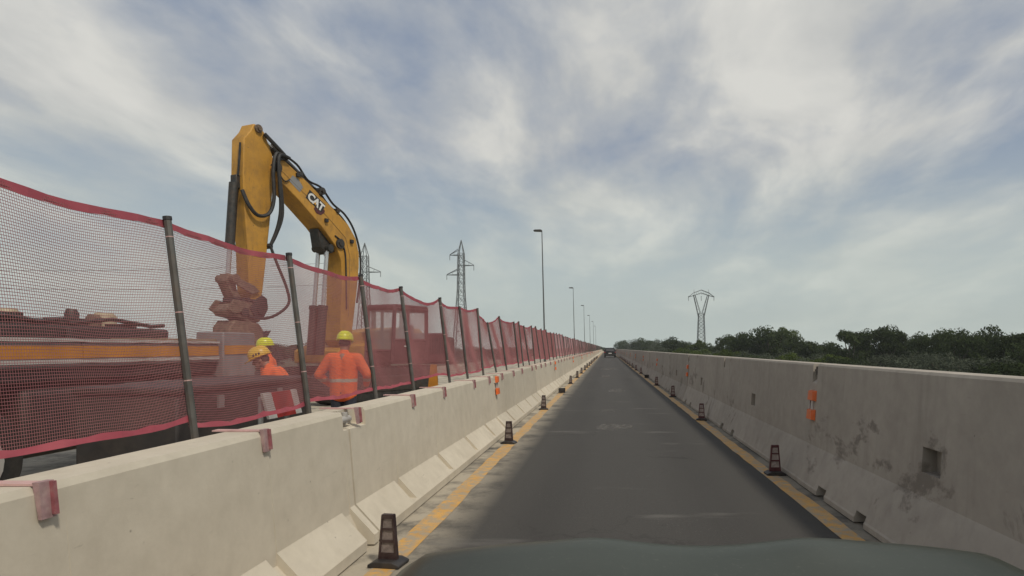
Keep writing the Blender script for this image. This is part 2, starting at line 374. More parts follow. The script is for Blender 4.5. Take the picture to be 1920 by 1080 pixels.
# ------------------------------------------------------------------ setting: ground, road, line markings
ROAD_END = 300.0
prof = [(-4000, -5.4), (-60, -5.2), (-24, -5.0), (-14.5, -0.06), (4.0, -0.06), (12, -5.0), (60, -5.2), (4000, -5.4)]
m = MB(); ys = [-80, 0, 100, 300, 340, 1000, 4500]; zs = [0, 0, 0, 0, 0, 0, 0]
for y in ys:
    for x, z in prof: m.v.append((x, y, z))
n = len(prof)
for j in range(len(ys)-1):
    for i in range(n-1): m.f.append((j*n+i, j*n+i+1, (j+1)*n+i+1, (j+1)*n+i))
tag(m.build('ground', 'grass_ground', smooth=False), kind='structure')
tag(MB().box(-14.0, 3.5, -60, 1200, -0.05, 0.0).build('road', 'asphalt', smooth=False), kind='structure')
def marking(x0, x1, label):
    m = MB(); rnd = random.Random(3); y = -3.0; rows = []
    while y < 320:
        rows.append((x0+rnd.uniform(-.012, .012), x1+rnd.uniform(-.012, .012), y)); y += 0.35 if y < 30 else 3
    for a, b_, y in rows: m.v += [(a, y, .004), (b_, y, .004)]
    for i in range(len(rows)-1): m.f.append((2*i, 2*i+1, 2*i+3, 2*i+2))
    o = m.build('lane_marking', 'yellow_marking', smooth=False); tag(o, kind='structure'); o['label'] = label
marking(-1.59, -1.41, 'worn yellow edge line along the foot of the left barrier')
marking(1.82, 1.985, 'worn yellow edge line along the foot of the right barrier')

# pale scraped patches where old markings were ground off
b = NB('scraped_asphalt'); v = b.world()
b.col(b.ramp(b.noise(v, 14, 6, 0.7), [(0.3, (0.13, 0.12, 0.108)), (0.7, (0.22, 0.205, 0.185))])); b.set(Roughness=0.9)
b.l(b.ramp(b.noise(b.world((1, 0.5, 1)), 7, 7, 0.7), [(0.42, 0.0), (0.60, 0.75)]), b.b.inputs['Alpha']); MATS['scraped_asphalt'] = b.m
for x0, x1, y0, y1 in ((-.28, .52, 11.1, 12.1), (-.20, .28, 14.3, 15.0), (.0, .6, 20.5, 22.5), (-.4, .2, 31, 34), (-.6, .7, 42, 47)):
    rr = random.Random(int(y0)); pts = [(x0+(x1-x0)*(.5+.5*math.cos(a*.524)*rr.uniform(.75, 1.1)), y0+(y1-y0)*(.5+.5*math.sin(a*.524)*rr.uniform(.75, 1.1)), .004) for a in range(12)]
    tag(MB().add(pts, [tuple(range(12))]).build('road_scrape', 'scraped_asphalt', smooth=False), kind='structure')

# ------------------------------------------------------------------ concrete barriers
def barrier_mesh(name, sign, L, segs, mat):
    m = MB()
    for y0, y1, pr in segs:
        q = [(sign*x, z) for x, z in pr]
        m.prism(q, y0, y1)
    me = m.mesh(name, mat, smooth=False)
    import bmesh
    bm = bmesh.new(); bm.from_mesh(me); bmesh.ops.recalc_face_normals(bm, faces=bm.faces); bm.to_mesh(me); bm.free()
    return me
# left: cream element, battered foot with grooves across it, coupling pockets at the ends
LL, LX = 6.16, -1.74
Lfull = [(0, 0.012), (0, .085), (.015, .10), (.165, .262), (.185, .285), (.242, .972), (.258, 1.0), (.452, 1.0), (.468, .972), (.50, .30), (.69, .10), (.69, .012)]
Lgroove = [(0, 0.012), (0, .085), (.015, .10), (.085, .105), (.185, .212), (.188, .285), (.242, .972), (.258, 1.0), (.452, 1.0), (.468, .972), (.50, .30), (.69, .10), (.69, .012)]
Lpocket = [(.12, 0.012), (.12, .08), (.13, .13), (.182, .24), (.188, .285), (.231, .84), (.345, .87), (.345, 1.0), (.452, 1.0), (.468, .972), (.50, .30), (.69, .10), (.69, .012)]
Lend = [(0, 0.012), (0, .085), (.015, .10), (.165, .262), (.185, .285), (.233, .86), (.33, .875), (.33, 1.0), (.452, 1.0), (.468, .972), (.50, .30), (.69, .10), (.69, .012)]
def left_segments():
    g = [0.92, 2.28, 3.63, 4.98]; segs = []; y = 0.013
    segs.append((y, 0.32, Lend)); y = 0.32
    for c in g:
        segs.append((y, c-.058, Lfull)); segs.append((c-.058, c+.058, Lgroove)); y = c+.058
    segs.append((y, LL-.24, Lfull)); segs.append((LL-.24, LL-.10, Lpocket[:5]+[Lfull[5], Lfull[6]]+Lpocket[8:])); segs.append((LL-.10, LL-.013, Lend))
    return segs
meL = barrier_mesh('barrier_body', -1, LL, left_segments(), 'concrete_cream')
meLpin = MB().tube([(-.29, .05, .90), (-.29, .05, .985)], .022, 10).tube([(-.29, -.11, .93), (-.29, .12, .93)], .028, 10).mesh('coupling_bolt', 'truck_light')
NLEFT = 44
for k in range(NLEFT):
    y0 = 4.73-2*LL+k*LL
    if k == 0: continue
    o = thing('concrete_barrier', (LX+random.uniform(-.008, .008), y0, 0), random.uniform(-.0009, .0009),
              'cream concrete barrier element below the red net fence, %s from the camera' % nth(k), 'barrier', 'cream barriers on the left side')
    link('body', meL, o)
    if k < 14: link('coupling_bolt', meLpin, o)
# right: taller grey element
RL, RX = 5.24, 2.09
Rfull = [(0, .012), (0, .055), (.012, .07), (.135, .40), (.148, .43), (.198, 1.29), (.212, 1.31), (.43, 1.31), (.445, 1.29), (.52, .40), (.66, .07), (.66, .012)]
Rcut = [(.0, .10), (.135, .40), (.148, .43), (.198, 1.29), (.212, 1.31), (.43, 1.31), (.445, 1.29), (.52, .40), (.66, .10)]
Rcut = [(.0269, .11)] + Rcut[1:-1] + [(.643, .11)]
Rend = [(0, .012), (0, .055), (.012, .07), (.135, .40), (.148, .43), (.187, 1.10), (.27, 1.17), (.27, 1.31), (.43, 1.31), (.445, 1.29), (.52, .40), (.66, .07), (.66, .012)]
Rslot = [(0, .012), (0, .055), (.012, .07), (.135, .40), (.148, .43), (.1583, .60), (.27, .60), (.27, .78), (.1688, .78), (.198, 1.29), (.212, 1.31), (.43, 1.31), (.445, 1.29), (.52, .40), (.66, .07), (.66, .012)]
segs = [(.006, .085, Rend), (.085, 2.63, Rfull), (2.63, 2.88, Rslot), (2.88, 3.50, Rfull), (3.50, 3.70, Rcut), (3.70, 4.42, Rfull), (4.42, 4.64, Rcut), (4.64, RL-.085, Rfull), (RL-.085, RL-.006, Rend)]
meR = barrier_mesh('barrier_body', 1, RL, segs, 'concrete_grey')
meRpin = MB().tube([(.23, .03, 1.19), (.23, .03, 1.28)], .02, 10).box(.21, .25, -.06, .07, 1.225, 1.25).mesh('coupling_bolt', 'steel_dark')
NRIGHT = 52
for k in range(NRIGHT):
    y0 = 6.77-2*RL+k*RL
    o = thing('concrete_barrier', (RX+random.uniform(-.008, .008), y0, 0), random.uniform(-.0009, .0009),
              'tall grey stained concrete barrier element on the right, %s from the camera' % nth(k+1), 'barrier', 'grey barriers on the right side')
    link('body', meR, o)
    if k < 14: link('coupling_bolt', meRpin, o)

# orange reflectors on the joints
def reflector_meshes(sign):
    def pad(zc_):
        m = MB(); x0, x1 = 0.0, -.035
        m.add([(x0, -.085, zc_-.05), (x0, .085, zc_-.05), (x0, .085, zc_+.05), (x0, -.085, zc_+.05),
               (x1, -.070, zc_-.045), (x1, .070, zc_-.045), (x1, .058, zc_+.04), (x1, -.058, zc_+.04)],
              [(0, 1, 2, 3), (7, 6, 5, 4), (0, 4, 5, 1), (1, 5, 6, 2), (2, 6, 7, 3), (3, 7, 4, 0)])
        for i, p in enumerate(m.v): m.v[i] = (p[0]*sign, p[1], p[2])
        return m.mesh('reflector_pad', 'orange_reflector', smooth=False)
    br = MB().box(-.012, .004, -.022, .022, -.06, .06).box(-.012, .004, .07, .084, -.14, .14)
    for i, p in enumerate(br.v): br.v[i] = (p[0]*sign, p[1], p[2])
    return pad(.09), pad(-.09), br.mesh('bracket', 'truck_light', smooth=False)
def place_reflectors(sign, xf, zc_, ys_, side):
    ms = reflector_meshes(sign)
    for i, y in enumerate(ys_):
        o = thing('barrier_reflector', (xf, y, zc_), 0, 'orange two-block reflector on a joint of the %s barrier, %s from the camera' % (side, nth(i+1)), 'reflector', 'orange reflectors on the %s barriers' % side)
        o.rotation_euler = (0, R(4.0)*sign, 0); o.scale = (1.15,)*3
        link('reflector_pad', ms[0], o); link('reflector_pad', ms[1], o); link('bracket', ms[2], o)
place_reflectors(-1, -1.945, .83, [4.73+LL+2*LL*k for k in range(12)], 'left')
place_reflectors(1, 2.255, .86, [6.77+2*RL*k for k in range(15)], 'right')

# ------------------------------------------------------------------ lane delineators (ladder-shaped, on a base plate)
def delineator(loc, rz, label, group, fallen=False, red=False):
    o = thing('lane_delineator', loc, rz, label, 'delineator', group); o.scale = (.86, .9, 1.0)
    if 'base' not in DEL:
        m = MB(); m.prism([(-.13, 0), (.13, 0), (.13, .02), (.07, .042), (-.07, .042), (-.13, .02)], -.09, .09); DEL['base'] = m.mesh('base', 'black_plastic', smooth=False)
        m = MB()
        for s in (-1, 1):
            m.add([(s*.062, -.02, .04), (s*.078, -.02, .04), (s*.050, -.02, .34), (s*.036, -.02, .34), (s*.062, .02, .04), (s*.078, .02, .04), (s*.050, .02, .34), (s*.036, .02, .34)],
                  [(0, 1, 2, 3), (7, 6, 5, 4), (0, 4, 5, 1), (1, 5, 6, 2), (2, 6, 7, 3), (3, 7, 4, 0)])
        for z0, z1 in ((.04, .085), (.155, .172), (.238, .252), (.315, .345)):
            w0 = .076-(z0-.04)*.093; w1 = .076-(z1-.04)*.093
            m.prism([(-w0, z0), (w0, z0), (w1, z1), (-w1, z1)], -.0195, .0195)
        DEL['frame'] = m.mesh('frame', 'brown_plastic', smooth=False); DEL['frame_red'] = m.mesh('frame', 'maroon_plastic', smooth=False)
        for i, (z0, z1) in enumerate(((.085, .155), (.172, .238), (.252, .315))):
            w0 = .068-(z0-.04)*.093; w1 = .068-(z1-.04)*.093
            q_ = MB().prism([(-w0, z0), (w0, z0), (w1, z1), (-w1, z1)], -.010, .010); DEL['p%d' % i] = q_.mesh('reflective_panel', 'grimy_panel', smooth=False); DEL['p%dr' % i] = q_.mesh('reflective_panel', 'dirty_reflective', smooth=False)
    link('base', DEL['base'], o, .006)
    f_ = link('frame', DEL['frame_red' if red else 'frame'], o)
    for i in range(3): link('reflective_panel', DEL['p%d' % i+('r' if red else '')], f_)
    if fallen: o.rotation_euler = (R(-84), 0, rz); o.location.z = .10
    return o
DEL = {}
yl = [4.22, 9.6, 14.9, 20.2, 25.6, 30.8, 36.2, 41.5, 46.9, 52, 57.6, 63, 68.5, 74, 79, 85, 90, 96]
for i, y in enumerate(yl):
    delineator((-1.50+random.uniform(-.04, .04) if i else -1.49, y, .004), random.uniform(-.25, .25), ('toppled black lane delineator lying at the left edge line' if i == 3 else
               'brown-black ladder-shaped lane delineator along the left barrier, %s from the camera' % nth(i+1)), 'lane delineators on the left', i == 3)
yr = [7.24, 12.7, 18.7, 24.5, 30.4, 36.0, 41.5, 47.2, 53, 58, 64, 69.5, 75, 81, 87, 93]
for i, y in enumerate(yr):
    delineator((1.965+random.uniform(-.03, .03) if i else 1.965, y, .004), random.uniform(-.25, .25), ('toppled lane delineator lying at the right edge line' if i == 4 else
               'maroon ladder-shaped lane delineator along the right barrier, %s from the camera' % nth(i+1)), 'lane delineators on the right', i == 4, True)

# ------------------------------------------------------------------ red safety net fence
fence = thing('safety_net_fence', (-2.27, 2.0, 0), 0, 'long red net fence on dark posts standing on the left barrier', 'fence')
py = [0.7, 2.05, 3.45, 4.77, 6.16, 7.36, 9.04, 10.2, 11.5, 12.9, 14.2, 16.1, 17.0, 18.4, 19.7, 21.5, 23.3]
rf = random.Random(11)
while py[-1] < 235: py.append(py[-1]+rf.choice((1.25, 1.4, 1.4, 1.6, 1.9))+rf.uniform(-.12, .12))
posts = []
for i, y in enumerate(py):
    dz = rf.uniform(-.05, .05) if i > 5 else 0; dx = rf.uniform(-.05, .05) if i > 5 else 0; dy = rf.uniform(-.07, .07) if i > 5 else 0
    if i == 9: dz -= .14
    posts.append((Vector((-2.275, y-dy*.3, .80)), Vector((-2.45+dx, y+dy, 2.19+dz))))
FO = Vector(fence.location)
def post_at(i, z):
    a, b_ = posts[i]; return a.lerp(b_, (z-a.z)/(b_.z-a.z))
for i, (a, b_) in enumerate(posts):
    t = (b_-a).normalized()
    p = MB().tube([a-FO, b_+t*.012-FO], .0195, 8 if i < 20 else 5).build('post', 'post_steel', fence)
    if i < 7:
        MB().tube([b_+t*.005-FO, b_+t*.025-FO], .023, 8).build('cap', 'black_plastic', p)
        for zz in (2.10, 1.68, 1.30):
            q = post_at(i, zz)-FO; MB().tube([q-t*.003, q+t*.003], .0205, 8).build('tie', 'strap_pink', p)
    if i < 60:
        yc = a.y+.12-FO.y
        cl = MB().box(-2.262-FO.x, -1.972-FO.x, yc-.028, yc+.028, 1.002, 1.010).build('clamp_strap', 'strap_pink', fence, smooth=False)
        MB().add([(-1.990-FO.x, yc-.029, 1.014), (-1.990-FO.x, yc+.029, 1.014), (-1.968-FO.x, yc+.029, .885), (-1.968-FO.x, yc-.029, .885),
                  (-1.966-FO.x, yc-.029, 1.014), (-1.966-FO.x, yc+.029, 1.014), (-1.955-FO.x, yc+.029, .885), (-1.955-FO.x, yc-.029, .885)],
                 [(0, 1, 2, 3), (7, 6, 5, 4), (0, 4, 5, 1), (1, 5, 6, 2), (2, 6, 7, 3), (3, 7, 4, 0)]).build('clamp_plate', 'clamp_mauve', cl, smooth=False)
        MB().prism([(-1.966-FO.x, 1.012), (-1.952-FO.x, 1.012), (-1.940-FO.x, .895), (-1.955-FO.x, .895)], yc+.010, yc+.024).build('clamp_ridge', 'clamp_red', cl, smooth=False)
STRAND_BAYS = 19
for i in range(len(posts)-1):
    L = posts[i+1][1].y-posts[i][1].y
    sag = rf.uniform(.012, .045)*L; bil = rf.uniform(-.09, .015); low = rf.uniform(1.06, 1.13); lsag = rf.uniform(-.02, .04); ph = rf.uniform(0, 6)
    if i == 2: sag, low, bil = .03, 1.04, .0
    if i == 1: sag, low, bil = .025, 1.075, .0
    if i == 5: sag = .10
    if i == 9: sag = .05
    skew = rf.uniform(.8, 1.25)
    def S(u, v, i=i, sag=sag, bil=bil, low=low, lsag=lsag, ph=ph, skew=skew):
        a, b_ = posts[i], posts[i+1]
        T = a[1].lerp(b_[1], u); B = post_at(i, low).lerp(post_at(i+1, low), u)
        k = 4*u**skew*(1-u**skew)
        T = T+Vector((0, 0, -sag*k)); B = B+Vector((0, 0, -lsag*k))
        p = B.lerp(T, v)
        s_ = math.sin(math.pi*v)
        p.x += -.028+bil*k*s_+.012*math.sin(7*u+5*v+ph)*k
        p.z += .008*math.sin(9*u+3*v+ph)*k
        return p-FO
    if i < STRAND_BAYS:
        m = MB()
        def strand(pts, wv, th):
            # flat three-sided thread
            vs = []; fs = []
            for p in pts: vs += [p+wv, p-wv, p+th]
            for q in range(len(pts)-1):
                a_ = q*3
                for e in range(3): fs.append((a_+e, a_+(e+1) % 3, a_+3+(e+1) % 3, a_+3+e))
            m.add(vs, fs)
        nh = 82; ns = 12 if i < 8 else 6
        for r_ in range(nh):
            v = (r_+.5)/nh
            strand([S(q/ns, v) for q in range(ns+1)], Vector((0, 0, .0013)), Vector((.0010, 0, 0)))
        nv = int(L/.011)
        for c_ in range(nv):
            u = (c_+.5)/nv
            strand([S(u, q/4) for q in range(5)], Vector((0, .00032, 0)), Vector((.0019, 0, 0)))
        pn = m.build('net_panel', 'net_thread', fence, smooth=False)
    else:
        m = MB(); nu, nv = 6, 4
        for a in range(nu+1):
            for c_ in range(nv+1): m.v.append(S(a/nu, c_/nv))
        for a in range(nu):
            for c_ in range(nv): k = a*(nv+1)+c_; m.f.append((k, k+1, k+nv+2, k+nv+1))
        pn = m.build('net_panel', 'net_weave', fence)
    nu = 14 if i < 20 else 6
    for nm, v0, wd in (('top_band', 1.0, .033), ('bottom_band', 0.0, .026)):
        m = MB()
        for a in range(nu+1):
            p = S(a/nu, v0); q = wd*(1+.28*math.sin(2.3*a+i)*(.5 if nm == 'top_band' else 1.0)); p.x += .005*math.sin(4.1*a+2*i)
            if nm == 'top_band': m.v += [p+Vector((.004, 0, .006)), p+Vector((.004, 0, -q))]
            else: m.v += [p+Vector((.004, 0, q)), p+Vector((.010, 0, -.004))]
        for a in range(nu): m.f.append((2*a, 2*a+1, 2*a+3, 2*a+2))
        o = m.build(nm, 'net_band', pn, smooth=False); md = o.modifiers.new('thick', 'SOLIDIFY'); md.thickness = .0015

# ------------------------------------------------------------------ street lamps beyond the fence
def lamp(y, x, h, label):
    o = thing('street_lamp', (x, y, 0), 0, label, 'street lamp', 'street lamps beyond the net fence')
    MB().tube([(0, 0, 0), (-.03, 0, h*.3), (-.13, 0, h*.7), (-.20, 0, h)], [.07, .06, .045, .032], 8).build('pole', 'lamp_grey', o)
    MB().tube([(-.20, 0, h-.05), (-.32, 0, h+.02), (-.60, 0, h+.04)], .03, 6).build('arm', 'lamp_grey', o)
    MB().prism([(-.18, h-.02), (-.30, h-.05), (-.78, h-.03), (-.82, h+.03), (-.70, h+.09), (-.30, h+.10), (-.18, h+.05)], -.15, .15).build('lamp_head', 'steel_dark', o, bevel=.02)
for i, (y, x, h) in enumerate(((44.7, -4.5, 9.95), (87, -4.55, 9.95), (123, -4.4, 9.95), (160, -4.3, 9.95), (198, -4.2, 10.0), (238, -4.2, 10.0))):
    lamp(y, x, h, 'slender grey street lamp rising above the net fence, %s from the camera' % nth(i+1))

# ------------------------------------------------------------------ lattice pylons and wires
def pylon(name, loc, h, wb, wt, arms, label, rz=0, style='mast', base=0):
    o = thing(name, loc, rz, label, 'pylon', 'high-voltage pylons')
    m = MB(); br = MB(); neck = h*.90 if style == 'mast' else h*.68
    def half(z): 
        if style == 'mast':
            k = min(1, z/(h*.60)); return wb*(1-k)+wt*k if z < h*.6 else wt*(1-.25*(z-h*.6)/(h*.4))
        k = min(1, z/neck); return wb*(1-k)+wt*k
    zs_ = [neck*((q/13)**.9) for q in range(14)]
    for sx_ in (-1, 1):
        for sy_ in (-1, 1):
            m.tube([(sx_*half(z), sy_*half(z), z) for z in zs_], .13, 4)
    for q in range(13):
        z0, z1 = zs_[q], zs_[q+1]; a, c_ = half(z0), half(z1)
        for s in (-1, 1):
            br.tube([(-a, s*a, z0), (c_, s*c_, z1)], .06, 3); br.tube([(a, s*a, z0), (-c_, s*c_, z1)], .06, 3)
            br.tube([(s*a, -a, z0), (s*c_, c_, z1)], .06, 3); br.tube([(s*a, a, z0), (s*c_, -c_, z1)], .06, 3)
            br.tube([(-c_, s*c_, z1), (c_, s*c_, z1)], .05, 3)
    m.build('mast_leg', 'pylon_steel', o); br.build('bracing', 'pylon_steel', o)
    if style == 'mast':
        t = MB(); e = half(neck)
        for sx_ in (-1, 1):
            for sy_ in (-1, 1): t.tube([(sx_*e, sy_*e, neck), (0, 0, h)], .10, 4)
        t.build('peak', 'pylon_steel', o)
        for z, s, ln in arms:
            a = MB(); e = half(z)
            for sy_ in (-1, 1):
                a.tube([(s*e, sy_*e, z), (s*(e+ln), 0, z)], .09, 4); a.tube([(s*e, sy_*e, z+1.5), (s*(e+ln), 0, z+.1)], .08, 4)
            a.tube([(-s*e, 0, z), (s*e, 0, z)], .07, 4); a.tube([(s*(e+ln*.5), -e*.5, z), (s*(e+ln*.5), 0, z+.8)], .05, 3)
            a.build('crossarm', 'pylon_steel', o); MB().tube([(s*(e+ln), 0, z), (s*(e+ln), 0, z-1.3)], .07, 5).build('insulator', 'steel_dark', o)
    else:
        e = wt; a = MB(); c_ = MB()
        for s in (-1, 1):
            for sy_ in (-1, 1):
                a.tube([(s*e, sy_*e, neck*.93), (s*3.1, sy_*.5, h*.93)], .12, 4); a.tube([(s*e*.3, sy_*e, neck*1.0), (s*2.5, sy_*.5, h*.93)], .09, 4)
            for q in range(1, 6):
                k = q/6; a.tube([(s*(e+(3.1-e)*k), 0, neck*.93+(h*.93-neck*.93)*k), (s*(e*.3+(2.5-e*.3)*(k-.1)), 0, neck+(h*.93-neck)*(k-.1))], .05, 3)
        a.build('fork', 'pylon_steel', o)
        for sy_ in (-.5, .5):
            c_.tube([(-5.2, sy_*.3, h*.90), (-3.1, sy_, h*.955), (0, sy_, h*.995), (3.1, sy_, h*.955), (5.2, sy_*.3, h*.90)], .10, 4)
            c_.tube([(-5.2, sy_*.3, h*.90), (-3.1, sy_, h*.92), (0, sy_, h*.955), (3.1, sy_, h*.92), (5.2, sy_*.3, h*.90)], .10, 4)
        for q in range(-4, 5): c_.tube([(q*.7, 0, h*.93), (q*.7+.35, 0, h*.975)], .05, 3)
        c_.tube([(-2.9, 0, h*.95), (-2.9, 0, h*1.0)], .06, 4).tube([(2.9, 0, h*.95), (2.9, 0, h*1.0)], .06, 4)
        c_.build('crossarm', 'pylon_steel', o)
        for s in (-5.1, 0, 5.1): MB().tube([(s, 0, h*.915), (s, 0, h*.85)], .09, 5).build('insulator', 'steel_dark', o)
    return o
pylon('lattice_pylon', (-38.4, 163, -5), 35, 2.3, .85, [(31.0, -1, 2.3), (28.3, 1, 2.6), (25.8, -1, 3.0)], 'lattice pylon with staggered arms standing clear between excavator and lamp posts')
pylon('lattice_pylon', (-64.6, 165, -5), 34.6, 2.3, .95, [(31.0, -1, 2.4), (26.8, 1, 3.4), (25.0, -1, 3.0)], 'lattice pylon half hidden behind the excavator boom')
pylon('lattice_pylon', (37.8, 248, -5), 30, 1.75, 1.05, [], 'fork-headed lattice pylon rising from the trees on the right', style='fork')
def wire(p, q, sag, label):
    p, q = Vector(p), Vector(q); pts = [p.lerp(q, k/40)-Vector((0, 0, sag*4*(k/40)*(1-k/40))) for k in range(41)]
    tag(MB().tube(pts, .045, 4).build('power_line', 'steel_dark'), label, 'power line', 'overhead power lines')
wire((-67.9, 165, 24.6), (-260, 190, 29), 3, 'upper thin overhead wire running left from the half hidden pylon')
wire((-68.4, 165, 18.8), (-260, 190, 24), 3, 'lower thin overhead wire running left from the half hidden pylon')

# ------------------------------------------------------------------ excavator
EX = thing('excavator', (-7.6, 18.0, 0), math.atan2(-.9292, -.3697), 'yellow tracked excavator with raised boom behind the net fence', 'excavator')
def face_prism(poly, y0, y1): return MB().prism(poly, y0, y1)
boom_poly = [(2.62, 6.22), (2.44, 6.31), (1.6, 5.87), (.86, 5.43), (.20, 5.02), (-.10, 4.66), (-.22, 4.25), (-.22, 3.85), (-.14, 3.2), (-.02, 2.4), (.10, 1.62), (.34, 1.50), (.50, 1.70),
             (.46, 2.6), (.42, 3.4), (.46, 3.95), (.62, 4.30), (1.14, 4.78), (1.9, 5.34), (2.50, 5.72), (2.70, 5.95)]
bo = face_prism(boom_poly, -.29, .29).build('boom', 'cat_yellow', EX, bevel=.02)
# weld ribs and pin bosses on the boom
for (x, z, r_) in ((2.56, 6.02, .12), (.52, 4.42, .14), (.28, 1.72, .17), (1.15, 5.75, .10)):
    MB().tube([(x, -.34, z), (x, .34, z)], r_, 16).tube([(x, -.37, z), (x, .37, z)], r_*.45, 10).build('pin_boss', 'steel_dark', bo)
stick_poly = [(2.99, 6.93), (2.84, 6.80), (2.62, 6.32), (2.56, 6.05), (2.60, 5.6), (2.66, 4.88), (2.77, 3.9), (2.83, 3.4), (2.90, 2.85), (2.98, 2.48), (3.10, 2.38), (3.2, 2.48),
              (3.27, 3.0), (3.30, 3.9), (3.37, 4.7), (3.42, 5.5), (3.40, 6.50), (3.22, 6.74), (3.14, 6.93)]
st = face_prism(stick_poly, -.21, .21).build('stick', 'cat_yellow', EX, bevel=.02)
MB().tube([(3.03, -.26, 6.84), (3.03, .26, 6.84)], .10, 14).tube([(3.03, -.30, 6.84), (3.03, .30, 6.84)], .05, 10).build('pin_boss', 'rusty_steel', st)
MB().tube([(3.08, -.25, 2.5), (3.08, .25, 2.5)], .11, 14).build('pin_boss', 'rusty_steel', st)
MB().tube([(2.72, -.26, 4.02), (2.72, .27, 4.02)], .07, 10).build('valve_block', 'black_plastic', st)
MB().box(3.36, 3.52, -.10, .10, 5.30, 5.62).build('cylinder_mount', 'steel_dark', st, bevel=.02)
def ram(name, a, b_, split, r, parent=EX, y=0.0):
    a = Vector((a[0], y, a[1])); b_ = Vector((b_[0], y, b_[1])); c_ = a.lerp(b_, split); t = (b_-a).normalized()
    o = MB().tube([a, c_], r, 14).tube([c_-t*.06, c_+t*.05], r*1.15, 14).build(name, 'steel_dark', parent)
    MB().tube([c_, b_], r*.5, 12).build('rod', 'chrome', o); return o
ram('bucket_cylinder', (3.50, 5.42), (3.66, 3.10), .66, .105)
ram('stick_cylinder', (1.15, 5.78), (2.98, 6.86), .72, .10)
for yq in (.16, -.16): ram('boom_cylinder', (1.10, 1.30), (.84, 4.26), .44, .115, y=yq)
face_prism([(.50, 4.22), (1.16, 4.76), (1.06, 4.24), (.84, 4.08)], -.17, .17).build('cylinder_bracket', 'steel_dark', bo, bevel=.02)
MB().tube([(.84, -.31, 4.26), (.84, .31, 4.26)], .10, 12).build('pin', 'steel_dark', bo)
for px_, pz_ in ((1.02, 4.98), (.10, 4.55), (1.95, 5.98)): MB().box(px_-.05, px_+.05, .29, .36, pz_-.05, pz_+.05).build('grease_block', 'black_plastic', bo, bevel=.01)
for a, c_ in (((2.45, 5.98), (1.0, 5.12)), ((1.0, 5.12), (.30, 4.62)), ((.30, 4.62), (.14, 4.1)), ((.14, 4.1), (.20, 2.4))): MB().tube([(a[0], .292, a[1]), (c_[0], .292, c_[1])], .007, 4).build('weld_seam', 'rusty_steel', bo)
# bucket linkage and breaker coupler
lk = face_prism([(3.58, 3.20), (3.74, 3.24), (3.82, 3.05), (3.55, 2.48), (3.38, 2.40), (3.36, 2.58), (3.55, 2.9)], -.16, .16).build('bucket_link', 'rusty_steel', EX, bevel=.02)
face_prism([(3.02, 2.86), (3.18, 3.0), (3.66, 3.16), (3.70, 3.02), (3.22, 2.78)], .22, .28).build('link_arm', 'rusty_steel', lk, bevel=.01)
for x, z in ((3.66, 3.12), (3.42, 2.50)): MB().tube([(x, -.30, z), (x, .30, z)], .10, 12).build('pin', 'rusty_steel', lk)
cp = face_prism([(2.86, 2.62), (3.06, 2.55), (3.36, 2.60), (3.70, 2.52), (3.86, 2.36), (3.78, 2.24), (3.52, 2.20), (3.30, 2.05), (3.02, 2.12), (2.88, 2.38)], -.27, .27).build('quick_coupler', 'rusty_steel', EX, bevel=.03)
for x, z in ((3.45, 2.34), (3.02, 2.40)): MB().tube([(x, -.33, z), (x, .33, z)], .10, 12).build('pin', 'steel_dark', cp)
for yq in (-.27, .27):
    face_prism([(2.84, 2.70), (2.98, 2.78), (3.16, 2.66), (3.30, 2.44), (3.18, 2.24), (2.94, 2.22), (2.82, 2.44)], yq-.03 if yq < 0 else yq+.003, yq-.003 if yq < 0 else yq+.03).build('cheek_plate', 'steel_dark', cp, bevel=.008)
    face_prism([(3.46, 2.58), (3.74, 2.62), (3.90, 2.40), (3.72, 2.28), (3.50, 2.36)], yq-.06 if yq < 0 else yq+.003, yq-.003 if yq < 0 else yq+.06).build('cheek_plate', 'rusty_steel', cp, bevel=.008)
for q in range(4): MB().box(3.18+.13*q, 3.25+.13*q, -.20, .31, 2.58, 2.66+.03*(q % 2)).build('bolt', 'steel_dark', cp, bevel=.008)
bk = face_prism([(3.06, 2.08), (3.40, 2.12), (3.70, 2.14), (3.82, 1.98), (3.84, 1.70), (3.72, 1.42), (3.45, 1.28), (3.10, 1.38), (2.92, 1.62), (2.96, 1.95)], -.30, .30).build('bucket', 'rusty_steel', EX, bevel=.03)
for q in range(5):
    yq = -.24+.12*q; MB().prism([(2.90, 1.64), (3.02, 1.74), (2.72, 1.92)], yq-.045, yq+.045).build('tooth', 'steel_dark', bk)
# hoses
def hose(pts, r, nm='hose', par=EX):
    P = [Vector(p) for p in pts]; out_ = []
    for i in range(len(P)-1):
        p0, p1, p2, p3 = P[max(i-1, 0)], P[i], P[i+1], P[min(i+2, len(P)-1)]
        for k in range(6):
            t = k/6; out_.append(.5*((2*p1)+(p2-p0)*t+(2*p0-5*p1+4*p2-p3)*t*t+(3*p1-p0-3*p2+p3)*t**3))
    out_.append(P[-1]); MB().tube(out_, r, 7).build(nm, 'hose_rubber', par)
hose([(2.30, .34, 6.30), (2.62, .36, 6.34), (2.74, .38, 5.9), (2.72, .38, 5.2), (2.84, .36, 4.80), (3.12, .33, 4.70), (3.34, .30, 4.90), (3.44, .2, 5.25)], .045)
hose([(2.26, .38, 6.32), (2.60, .42, 6.28), (2.62, .44, 5.7), (2.56, .42, 5.0), (2.60, .36, 4.5), (2.74, .30, 4.05)], .042)
hose([(2.30, .30, 6.28), (2.58, .36, 6.15), (2.54, .42, 5.4), (2.50, .40, 4.8), (2.62, .32, 4.3), (2.76, .28, 4.0)], .04)
hose([(2.74, .28, 4.02), (2.62, .36, 3.6), (2.42, .46, 3.0), (2.40, .5, 2.6), (2.72, .44, 2.3), (3.05, .36, 2.2), (3.35, .3, 2.25)], .035)
